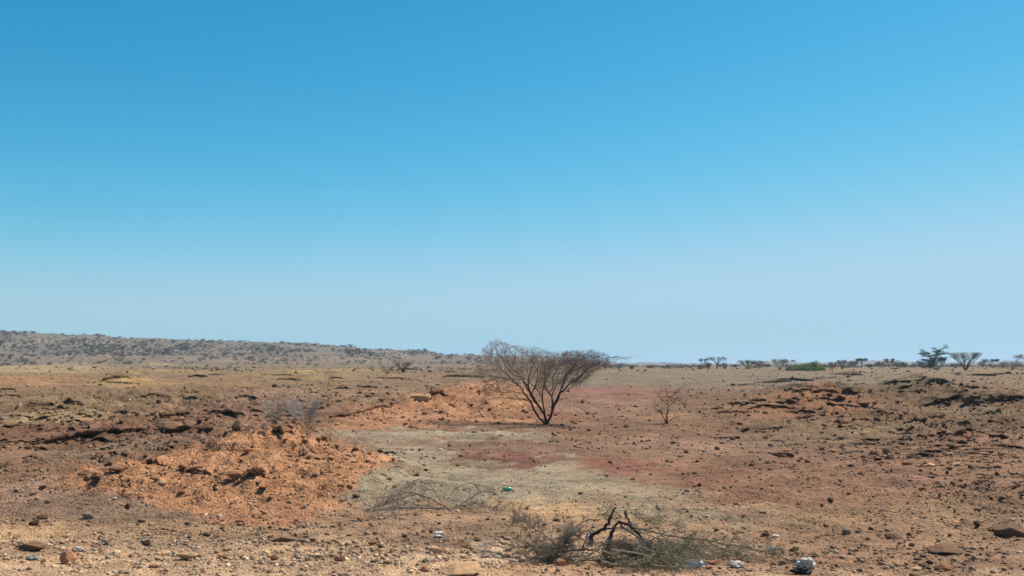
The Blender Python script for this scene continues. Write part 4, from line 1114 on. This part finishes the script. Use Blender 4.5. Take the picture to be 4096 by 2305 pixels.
# ---- scrub on the hill
def hill_shrub(seed, shape):
    r = np.random.default_rng(seed); random.seed(seed)
    tb = Tubes()
    for i in range(5):
        az = random.uniform(0, 2 * PI); e = Vector((math.cos(az) * .5, math.sin(az) * .5, .75))
        tb.add([Vector((0, 0, -.1)), e * .5, e], [.045, .035, .02], 3)
    n = 230
    if shape == 0:      # umbrella
        rho = np.sqrt(r.uniform(0, 1, n)); zz = .62 + .3 * r.uniform(0, 1, n) - .12 * (1 - rho)
    elif shape == 1:    # vase
        rho = np.sqrt(r.uniform(0, 1, n)); zz = rho * .45 + r.uniform(.1, .5, n)
    else:               # dome
        rho = np.sqrt(r.uniform(0, 1, n)); zz = np.sqrt(np.maximum(0, 1 - rho ** 2)) * r.uniform(.2, .95, n)
    th = r.uniform(0, 2 * PI, n); rr = rho * (.85 + .2 * np.sin(th * 3 + seed))
    c = np.stack([rr * np.cos(th), rr * np.sin(th), zz], -1)
    d = c * [1, 1, .5] + r.normal(0, .5, (n, 3)); d /= np.linalg.norm(d, axis=1)[:, None]
    w_ = np.cross(d, r.normal(size=(n, 3))); w_ /= np.linalg.norm(w_, axis=1)[:, None]
    L = r.uniform(.10, .26, n)[:, None]; wd = r.uniform(.012, .04, n)[:, None]
    V1 = np.stack([c - d * L - w_ * wd, c - d * L + w_ * wd, c + d * L + w_ * wd * .6, c + d * L - w_ * wd * .6], 1).reshape(-1, 3)
    V1[:, 2] = np.maximum(V1[:, 2], 0)
    V0 = np.array([list(v) for v in tb.V]); F0 = np.array(tb.F)
    V_ = np.concatenate([V0, V1]); F_ = np.concatenate([F0, np.arange(n * 4).reshape(-1, 4) + len(V0)])
    return V_, F_
HS = [hill_shrub(200 + i, [0, 1, 2, 1, 2, 0][i]) for i in range(6)]
HM = [mesh_np('hill_shrub', v, f, 4, False, [M_TWIGH]) for v, f in HS]
r = np.random.default_rng(11)
spots = []
tries = 0
while len(spots) < 3600 and tries < 160000:
    tries += 1
    px = r.uniform(-350, 2480); rid = float(np.interp(px, *zip(*RIDGE)))
    py = r.uniform(rid - 2, 1462)
    if py > 1425 and r.uniform() < .65: continue
    p = pick(px, max(py, rid + 1))
    if p.y < 330 or p.y > 1600: continue
    if r.uniform() > .68 + 1.1 * float(fbm(np.array([p.x / 45]), np.array([p.y / 70]), 131, 3)[0]): continue
    # a smaller share of the far ones shows
    d = np.exp(r.normal(.10, .44)) * (1 + .4 * (r.uniform() < .1))
    spots.append((px, py, p, d))
for px in [15, 55, 100, 135, 315, 352, 380, 430, 555, 590, 660, 690, 745, 1420, 1455, 1580, 1600, 1640, 1790, 1830]:     # skyline ones
    rid = float(np.interp(px, *zip(*RIDGE))); p = pick(px, rid + 3)
    spots.append((px, rid, p, r.uniform(1.9, 3.4)))
spots.sort(key=lambda q: -(q[3] / q[2].y) * (1 if 0 < q[0] < 2300 else .01))
LR = [(700, 'left part'), (1300, 'middle part'), (1800, 'right part'), (9999, 'far right end')]
VA = []; FA = []; off = 0
for i, (px, py, p, d) in enumerate(spots):
    k = int(r.integers(0, 6)); a = r.uniform(0, 2 * PI)
    sc = (d * r.uniform(.7, 1.0) * .75, d * .75, d * r.uniform(.55, .8))
    rid = float(np.interp(px, *zip(*RIDGE)))
    if i < 300:
        o = link('hill_shrub', HM[k], None, p); o.scale = sc; o.rotation_euler = (0, 0, a)
        hgt = 'on the crest' if py < rid + 8 else 'on the upper slope' if py < rid + (1450 - rid) * .45 else 'on the lower slope' if py < 1432 else 'at the foot'
        side = next(t for q, t in LR if px < q)
        ki = ['flat topped', 'vase shaped', 'rounded', 'vase shaped', 'rounded', 'flat topped'][k]
        tag(o, 'grey %s thorn shrub %s, %s of the long hill' % (ki, hgt, side), 'shrub', 'grey thorn shrubs scattered over the long hill')
    else:
        v, f = HS[k]
        c, s_ = math.cos(a), math.sin(a); q = v * sc
        VA.append(np.stack([q[:, 0] * c - q[:, 1] * s_ + p.x, q[:, 0] * s_ + q[:, 1] * c + p.y, q[:, 2] + p.z], -1)); FA.append(f + off); off += len(v)
o = link('hill_scrub', mesh_np('hill_scrub', np.concatenate(VA), np.concatenate(FA), 4, False, [M_TWIGH]))
tag(o, 'countless small grey thorn shrubs dotting the long hill', 'scrub', None, 'stuff')

# scrub at the far edge of the right hand plain and on the far hills
VA = []; FA = []; off = 0
for i in range(620):
    px = r.uniform(2350, 4700); D = r.uniform(330, 900) if i < 380 else r.uniform(2300, 2900)
    x = (px - 2048) / FPX * D; z = float(gz(x, D)[0]); d = r.uniform(1.0, 2.4) * (1 if i < 380 else 2.2)
    k = [1, 2, 3, 4][int(r.integers(0, 4))]; v, f = HS[k]; q = v * (d * 1.3, d * 1.0, d * .55)
    VA.append(q + [x, D, z]); FA.append(f + off); off += len(v)
o = link('far_scrub', mesh_np('far_scrub', np.concatenate(VA), np.concatenate(FA), 4, False, [M_TWIGH]))
tag(o, 'distant low scrub along the right hand horizon', 'scrub', None, 'stuff')

# ------------------------------------------------------------------ cut branches by the road
def branch_thing(name, label, base, stems, bark, twig, tw_n=14, tw_L=.25, tw_r=.0040, seed=1, depth=1, leaf=0, group=None, cat='branch', trop=Vector((0, 0, -.05)), spread=.9, zmax=9):
    """stems: (points in photo pixels, depth offset per point or one number, radius); base = photo pixel on the ground"""
    random.seed(seed)
    b0 = pick(*base); s = b0.y / FPX
    root = empty(name, b0); tag(root, label, cat, group)
    tb = Tubes(); tw = Tubes()
    def lim(e):
        return e.z > float(gz(b0.x + e.x, b0.y + e.y)[0]) - b0.z - .01 and e.z < zmax
    for pts, dep, r in stems:
        P = []
        for i, c in enumerate(pts):
            dd = dep[i] if isinstance(dep, (list, tuple)) else dep
            yy = b0.y + dd
            X = (c[0] - 2048) / FPX * yy; Z = CAMZ - (c[1] - HOR) / FPX * yy
            gzz = float(gz(X, yy)[0])
            if Z < gzz + r * .5:
                g_ = pick(c[0], c[1]); P.append(g_ - b0 + Vector((0, 0, r * .7)))
            else: P.append(Vector((X - b0.x, dd, Z - b0.z)))
        Q = []
        for i in range(len(P) - 1):
            for k in range(4): Q.append(P[i].lerp(P[i + 1], k / 4) + (rv() * min(r * .6 + .004, .018) if k else Vector()))
        Q.append(P[-1])
        r *= 1.55
        tb.add(Q, [max(r * (1 - .65 * i / len(Q)) * random.uniform(.88, 1.12), .0035) for i in range(len(Q))], 6)
        if tw_n: twigs(tw, Q, tw_r, tw_L, tw_n, depth, spread, trop, .15, lim, 3, .0016)
    tb.obj('stem', bark, root)
    if tw.n: tw.obj('brushwood', twig, root)
    if leaf and tw.n:
        r_ = np.random.default_rng(seed)
        src = np.array([list(v) for v in tw.V]); c = src[r_.integers(0, len(src), leaf)] + r_.normal(0, .012, (leaf, 3))
        a = r_.normal(size=(leaf, 3)); a /= np.linalg.norm(a, axis=1)[:, None]
        b_ = np.cross(a, r_.normal(size=(leaf, 3))); b_ /= np.linalg.norm(b_, axis=1)[:, None]
        sz = r_.uniform(.005, .012, leaf)[:, None]
        link('leaves', mesh_np('leaves', np.stack([c - a * sz, c + b_ * sz * .6, c + a * sz, c - b_ * sz * .6], 1).reshape(-1, 3), np.arange(leaf * 4).reshape(-1, 4), 4, False, [M_SAGE]), root)
    return root
def c7(*pts): return [(2048 + x / 2.5156, 1729 + y / 2.5156) for x, y in pts]     # from the enlarged crop
M_BLACK = plain_mat('charred_bark', (.055, .04, .03), var=.5, scale=30)
M_PALE = plain_mat('weathered_wood', (.30, .25, .19), var=.3, scale=20)
M_MIDW = plain_mat('grey_brown_wood', (.16, .135, .11), var=.4, scale=20)
GB = 'cut thorn branches piled at the roadside'
branch_thing('cut_branch', 'thick black crooked branch rising to a stub in the roadside pile', (2360, 2215),
             [(c7((790, 1130), (800, 1040), (935, 975), (975, 900), (1000, 830), (1045, 760)), [.1, .1, .1, .12, .15, .2], .024), (c7((940, 975), (1060, 965), (1160, 965)), .1, .009),
              (c7((800, 1045), (770, 985), (700, 1010), (650, 1090)), .05, .008), (c7((890, 880), (760, 885), (690, 915), (650, 970)), .12, .006)], M_BLACK, M_MIDW, 5, .14, seed=2, group=GB)
branch_thing('cut_branch', 'thick black branch leaning like an inverted V in the middle of the pile', (2425, 2225),
             [(c7((935, 1260), (965, 1170), (1000, 1010), (1060, 915)), [-.1, -.1, -.05, 0], .027), (c7((1060, 905), (1160, 925), (1240, 990), (1340, 1100), (1420, 1180)), [0, 0, .0, .0, 0], .017)], M_BLACK, M_MIDW, 4, .12, seed=3, group=GB)
branch_thing('cut_branch', 'straight grey brown branch slanting down to the right across the pile', (2620, 2220),
             [(c7((1140, 800), (1180, 900), (1240, 1000), (1340, 1090), (1430, 1180), (1530, 1270)), [.25, .2, .1, .0, -.05, -.1], .017), (c7((1090, 930), (1200, 1010), (1320, 1100), (1400, 1160), (1480, 1270)), [.1, .05, 0, -.1, -.15], .011)], M_MIDW, M_MIDW, 8, .16, seed=4, group=GB)
branch_thing('cut_branch', 'bleached pale stick leaning up to the right over the pile', (2600, 2225),
             [(c7((1300, 1110), (1390, 1095), (1480, 1050), (1560, 1000), (1640, 960)), [-.05, -.05, 0, 0, .1], .009), (c7((1270, 1090), (1340, 1100), (1400, 1095)), -.1, .006)], M_PALE, M_MIDW, 3, .12, seed=5, group=GB)
branch_thing('cut_branch', 'bleached forked stick lying in front of the black branches', (2370, 2262),
             [(c7((630, 1310), (720, 1260), (830, 1200), (960, 1210), (1080, 1245), (1170, 1245)), [-.25, -.22, -.2, -.2, -.2, -.2], .009), (c7((850, 1190), (900, 1230), (925, 1280)), -.25, .009), (c7((1290, 1280), (1400, 1310), (1520, 1290), (1640, 1300)), -.2, .006), (c7((830, 1200), (790, 1150), (830, 1090)), -.2, .006)], M_PALE, M_MIDW, 3, .12, seed=6, group=GB)
branch_thing('leafy_branch', 'long olive thorn branch trailing far to the right of the pile', (2900, 2225),
             [(c7((1230, 960), (1340, 985), (1500, 1020), (1700, 1065), (1960, 1085), (2140, 1130), (2300, 1160), (2560, 1200)), [.1, .1, .1, .1, .05, .05, 0, -.05], .009),
              (c7((1960, 1085), (2100, 1180), (2300, 1250), (2560, 1310)), [.05, 0, -.05, -.1], .006), (c7((1700, 1065), (1860, 1140), (2100, 1230), (2400, 1290)), [.1, 0, -.05, -.1], .005),
              (c7((1500, 1020), (1560, 1110), (1760, 1150), (1860, 1160)), [.1, 0, 0, 0], .006), (c7((2140, 1130), (2400, 1170), (2700, 1260), (2900, 1340)), [0.05, 0, 0, 0], .005)],
             M_MIDW, M_SAGE, 30, .28, seed=7, zmax=.5, leaf=2600, group=GB)
branch_thing('leafy_branch', 'grey green twiggy branch spread along the bottom of the pile', (2640, 2265),
             [(c7((1000, 1180), (1200, 1210), (1450, 1270), (1700, 1300)), [-.1, -.15, -.15, -.2], .008), (c7((1250, 1130), (1400, 1200), (1620, 1230), (1850, 1260)), [0, -.05, -.1, -.1], .007),
              (c7((1400, 1330), (1600, 1360), (1800, 1400)), -.3, .006), (c7((1300, 1000), (1440, 1060), (1640, 1110), (1850, 1150)), .05, .007), (c7((900, 1300), (1100, 1340), (1300, 1330)), -.3, .006)],
             M_PALE, M_SAGE, 22, .28, seed=8, zmax=.33, leaf=2400, group=GB)
branch_thing('leafy_branch', 'tangled dark twigs and withered leaves at the left end of the pile', (2290, 2240),
             [(c7((880, 1180), (700, 1190), (520, 1200), (300, 1225)), [0, 0, 0, .05], .009), (c7((800, 1230), (620, 1250), (420, 1260), (200, 1280)), -.15, .007), (c7((900, 1290), (750, 1290), (560, 1290), (400, 1300)), -.2, .007),
              (c7((560, 1160), (440, 1140), (300, 1010), (160, 930), (30, 840)), [.05, .1, .2, .3, .4], .006), (c7((600, 1140), (480, 1160), (240, 1160), (0, 1150)), [.1, .1, .1, .15], .006), (c7((700, 1180), (740, 1100), (640, 1030), (560, 1040)), .05, .007)],
             M_BLACK, M_MIDW, 40, .24, seed=9, leaf=2000, group=GB)
branch_thing('dead_branch', 'tangle of grey brown twigs lying under the black branches of the pile', (2440, 2255),
             [(c7((700, 1290), (900, 1240), (1150, 1230), (1400, 1250)), -.1, .006), (c7((640, 1240), (820, 1280), (1050, 1290), (1250, 1270)), -.15, .006), (c7((900, 1180), (1100, 1150), (1300, 1180), (1500, 1220)), 0, .005),
              (c7((760, 1200), (900, 1140), (1060, 1120), (1240, 1130)), .05, .005), (c7((1100, 1300), (1300, 1260), (1500, 1240), (1700, 1240)), -.2, .005)], M_MIDW, M_MIDW, 44, .28, seed=15, leaf=1200, zmax=.36, group=GB)
branch_thing('leafy_branch', 'fine green twigs standing up behind the pile', (2560, 2190),
             [(c7((1000, 1000), (1180, 960), (1330, 900), (1480, 850)), [.3, .35, .4, .45], .004), (c7((1100, 1000), (1250, 970), (1500, 960), (1700, 900)), [.2, .3, .4, .5], .004), (c7((780, 1000), (860, 840), (1000, 790), (1300, 780)), [.2, .3, .35, .4], .003)],
             M_MIDW, M_SAGE, 24, .22, seed=10, leaf=1300, group=GB)
def c6(*pts): return [(1024 + x / 2.5156, 1729 + y / 2.5156) for x, y in pts]
branch_thing('dead_branch', 'flattened grey leafless branch lying on the olive gravel in front of the orange mound', (1800, 2046),
             [(c6((1945, 805), (2040, 740), (2150, 665), (2260, 600), (2400, 600)), [0, .1, .3, .5, .6], .011), (c6((1950, 790), (1800, 690), (1620, 620), (1400, 680), (1150, 770)), [0, .15, .3, .1, -.1], .009),
              (c6((1900, 760), (1700, 770), (1480, 760), (1300, 790), (1100, 810)), [0, -.1, -.1, -.2, -.2], .009), (c6((1860, 700), (1760, 540), (1640, 470), (1520, 520)), [.2, .5, .7, .7], .006),
              (c6((1900, 800), (1650, 830), (1380, 840), (1100, 890)), [-.1, -.3, -.3, -.4], .007), (c6((1980, 720), (1960, 620), (2050, 540), (2200, 490)), [.1, .4, .6, .8], .005),
              (c6((1700, 660), (1560, 600), (1420, 640), (1240, 720)), [.3, .4, .3, .1], .006), (c6((2060, 740), (2200, 720), (2350, 760), (2420, 820)), [0.1, .1, 0, -.1], .005),
              (c6((1900, 740), (1940, 690), (1840, 620), (1700, 560)), [.1, .3, .5, .5], .006), (c6((1700, 770), (1560, 700), (1440, 690), (1200, 760)), [0, .1, .1, 0], .006)],
             M_MIDW, M_TWIGP, 25, .34, seed=12, zmax=.42, cat='branch', tw_r=.0048)
branch_thing('dead_branch', 'bluish grey heap of dry twigs at the left of the roadside pile', (2020, 2222),
             [(c6((2560, 1260), (2420, 1220), (2300, 1190)), 0, .005), (c6((2560, 1180), (2450, 1150), (2300, 1110)), .2, .004), (c6((2560, 1300), (2450, 1270), (2380, 1240)), -.1, .004)], M_MIDW, M_TWIGG, 18, .2, seed=13, tw_r=.002)

# ------------------------------------------------------------------ litter
def crumple(name, px, py, w_, h_, label, cat, mat, seed, k=3, amp=.28, D=None, lift=.4):
    r = np.random.default_rng(seed)
    V_, F_ = ico(k)
    nv = V_.copy()
    for q in range(4):
        n = r.normal(size=3); n /= np.linalg.norm(n)
        ph = r.uniform(0, 6)
        nv += V_ * (amp * np.abs(np.sin(V_ @ n * r.uniform(2, 6) + ph)) - amp * .5)[:, None]
    for q in range(5):
        n = r.normal(size=3); n /= np.linalg.norm(n); nv += V_ * (.07 * (1 - np.abs(np.sin(V_ @ n * r.uniform(5, 9) + q)) * 2))[:, None]
    nv += r.normal(0, .02 if k > 3 else .035, nv.shape)
    p = pick(px, py); s = p.y / FPX
    nv = nv * [w_ * s / 2, w_ * s * .32, h_ * s / 2]
    o = link(name, mesh_np(name, nv, F_, 3, False, [mat]), None, (p.x, p.y, p.z + h_ * s * lift))
    tag(o, label, cat)
    return o
M_WPLAS = plain_mat('white_plastic', (.74, .72, .68), rough=.5, var=.06)
M_WPAP = plain_mat('stained_paper', (.72, .62, .52), rough=.7, var=.2, scale=40)
M_LPLAS = plain_mat('lilac_plastic', (.50, .475, .45), rough=.6, var=.15, scale=20)
crumple('plastic_bag', 3224, 2280, 56, 40, 'crumpled whitish plastic bag by the roadside right of the branch pile', 'bag', M_LPLAS, 1, k=4, amp=.36, lift=.55)
crumple('black_lump', 3206, 2298, 66, 30, 'black lump under the crumpled whitish bag', 'bag', plain_mat('lump_black', (.03, .028, .027), .5, .2), 21, k=4, lift=.4)  # separate black crumpled lump set low under the whitish bag
crumple('plastic_scrap', 1754, 2138, 40, 9, 'upper of two white plastic scraps on the brown ground left of centre', 'litter', M_WPLAS, 2, amp=.15)
crumple('plastic_scrap', 1752, 2150, 28, 10, 'lower of two white plastic scraps on the brown ground left of centre', 'litter', M_WPLAS, 3, amp=.15)
crumple('plastic_scrap', 3101, 2152, 28, 8, 'small shiny white scrap above the right end of the branch pile', 'litter', M_WPLAS, 4, amp=.15)
crumple('paper_scrap', 2946, 2272, 52, 24, 'pinkish white crumpled wrapper right of the clear blue plastic', 'litter', M_WPAP, 5)
crumple('plastic_scrap', 3088, 2205, 30, 18, 'pale torn plastic caught in the right end of the branch pile', 'litter', M_LPLAS, 6)
crumple('plastic_scrap', 2352, 2195, 18, 54, 'grey white plastic strip hanging in the left of the branch pile', 'litter', M_LPLAS, 7, lift=.6)
crumple('plastic_scrap', 460, 2000, 12, 7, 'tiny white fleck left of the orange mound toe', 'litter', M_WPLAS, 8)
crumple('plastic_scrap', 2836, 2078, 12, 6, 'tiny white fleck on the gravel above the branch pile', 'litter', M_WPLAS, 9)
crumple('blue_scrap', 582, 2176, 34, 14, 'pale bluish plastic scrap among the roadside stones at left', 'litter', plain_mat('pale_blue', (.36, .38, .36), .6, .1), 10)
crumple('blue_scrap', 128, 2240, 46, 14, 'teal grey scrap half buried in the lower left corner', 'litter', plain_mat('teal_grey', (.20, .23, .22), .6, .1), 11)
crumple('pale_scrap', 314, 2206, 28, 16, 'small bluish white rag on the pale roadside at lower left', 'litter', plain_mat('blue_white', (.50, .50, .46), .6, .1), 12)
# green bottle
def lathe(prof_, n=14):
    V_ = []; F_ = []
    for (z, r_) in prof_:
        for i in range(n):
            a = 2 * PI * i / n; V_.append((z, r_ * math.cos(a), r_ * math.sin(a)))
    for k in range(len(prof_) - 1):
        for i in range(n):
            F_.append((k * n + i, k * n + (i + 1) % n, (k + 1) * n + (i + 1) % n, (k + 1) * n + i))
    return np.array(V_), np.array(F_)
def glassy(name, col, tr=.6):
    m, t_, b = new_mat(name)
    b.inputs['Base Color'].default_value = (*col, 1); b.inputs['Roughness'].default_value = .12
    b.inputs['Specular IOR Level'].default_value = .6; b.inputs['Transmission Weight'].default_value = tr
    return m
p = pick(2030, 1966)
bt = empty('plastic_bottle', p + Vector((0, 0, .035))); tag(bt, 'green plastic bottle lying on the olive gravel', 'bottle')
bt.rotation_euler = (0, .0, .15)
V_, F_ = lathe([(-.11, .001), (-.11, .03), (-.10, .036), (.02, .036), (.06, .030), (.085, .014), (.10, .013)])
link('bottle_body', mesh_np('bottle_body', V_, F_, 4, True, [glassy('green_plastic', (.06, .38, .22), .2)]), bt)
V_, F_ = lathe([(.098, .001), (.098, .016), (.118, .016), (.118, .001)])
link('cap', mesh_np('cap', V_, F_, 4, False, [M_WPLAS]), bt)
p = pick(2780, 2270)
bt = empty('water_bottle', p + Vector((0, 0, .05))); tag(bt, 'clear crushed bottle with a blue tint in front of the branch pile', 'bottle')
bt.rotation_euler = (0, .05, -.2)
V_, F_ = lathe([(-.15, .001), (-.15, .035), (-.14, .045), (-.05, .040), (.0, .046), (.05, .038), (.08, .040), (.11, .016), (.13, .015)])
link('bottle_body', mesh_np('bottle_body', V_, F_, 4, True, [glassy('clear_plastic', (.55, .75, .92), .75)]), bt)
V_, F_ = lathe([(.128, .001), (.128, .018), (.15, .018), (.15, .001)])
link('cap', mesh_np('cap', V_, F_, 4, False, [plain_mat('blue_cap', (.03, .18, .55), .4, .05)]), bt)

# ------------------------------------------------------------------ haze
HB = ((-7500, 7500), (-300, 8950), (-30, 75))
V_ = np.array([(HB[0][i], HB[1][j], HB[2][k]) for i in (0, 1) for j in (0, 1) for k in (0, 1)])
F_ = np.array([(0, 1, 3, 2), (4, 6, 7, 5), (0, 4, 5, 1), (2, 3, 7, 6), (0, 2, 6, 4), (1, 5, 7, 3)])
m = bpy.data.materials.new('haze'); m.use_nodes = True
t_ = m.node_tree; t_.nodes.clear()
out = t_.nodes.new('ShaderNodeOutputMaterial'); pv = t_.nodes.new('ShaderNodeVolumePrincipled')
pv.inputs['Color'].default_value = (.54, .78, 1.0, 1)
pv.inputs['Density'].default_value = .00016
pv.inputs['Anisotropy'].default_value = 0.2
t_.links.new(pv.outputs[0], out.inputs['Volume'])
hz = link('haze', mesh_np('haze', V_, F_, 4, False, [m])); tag(hz, kind='stuff')
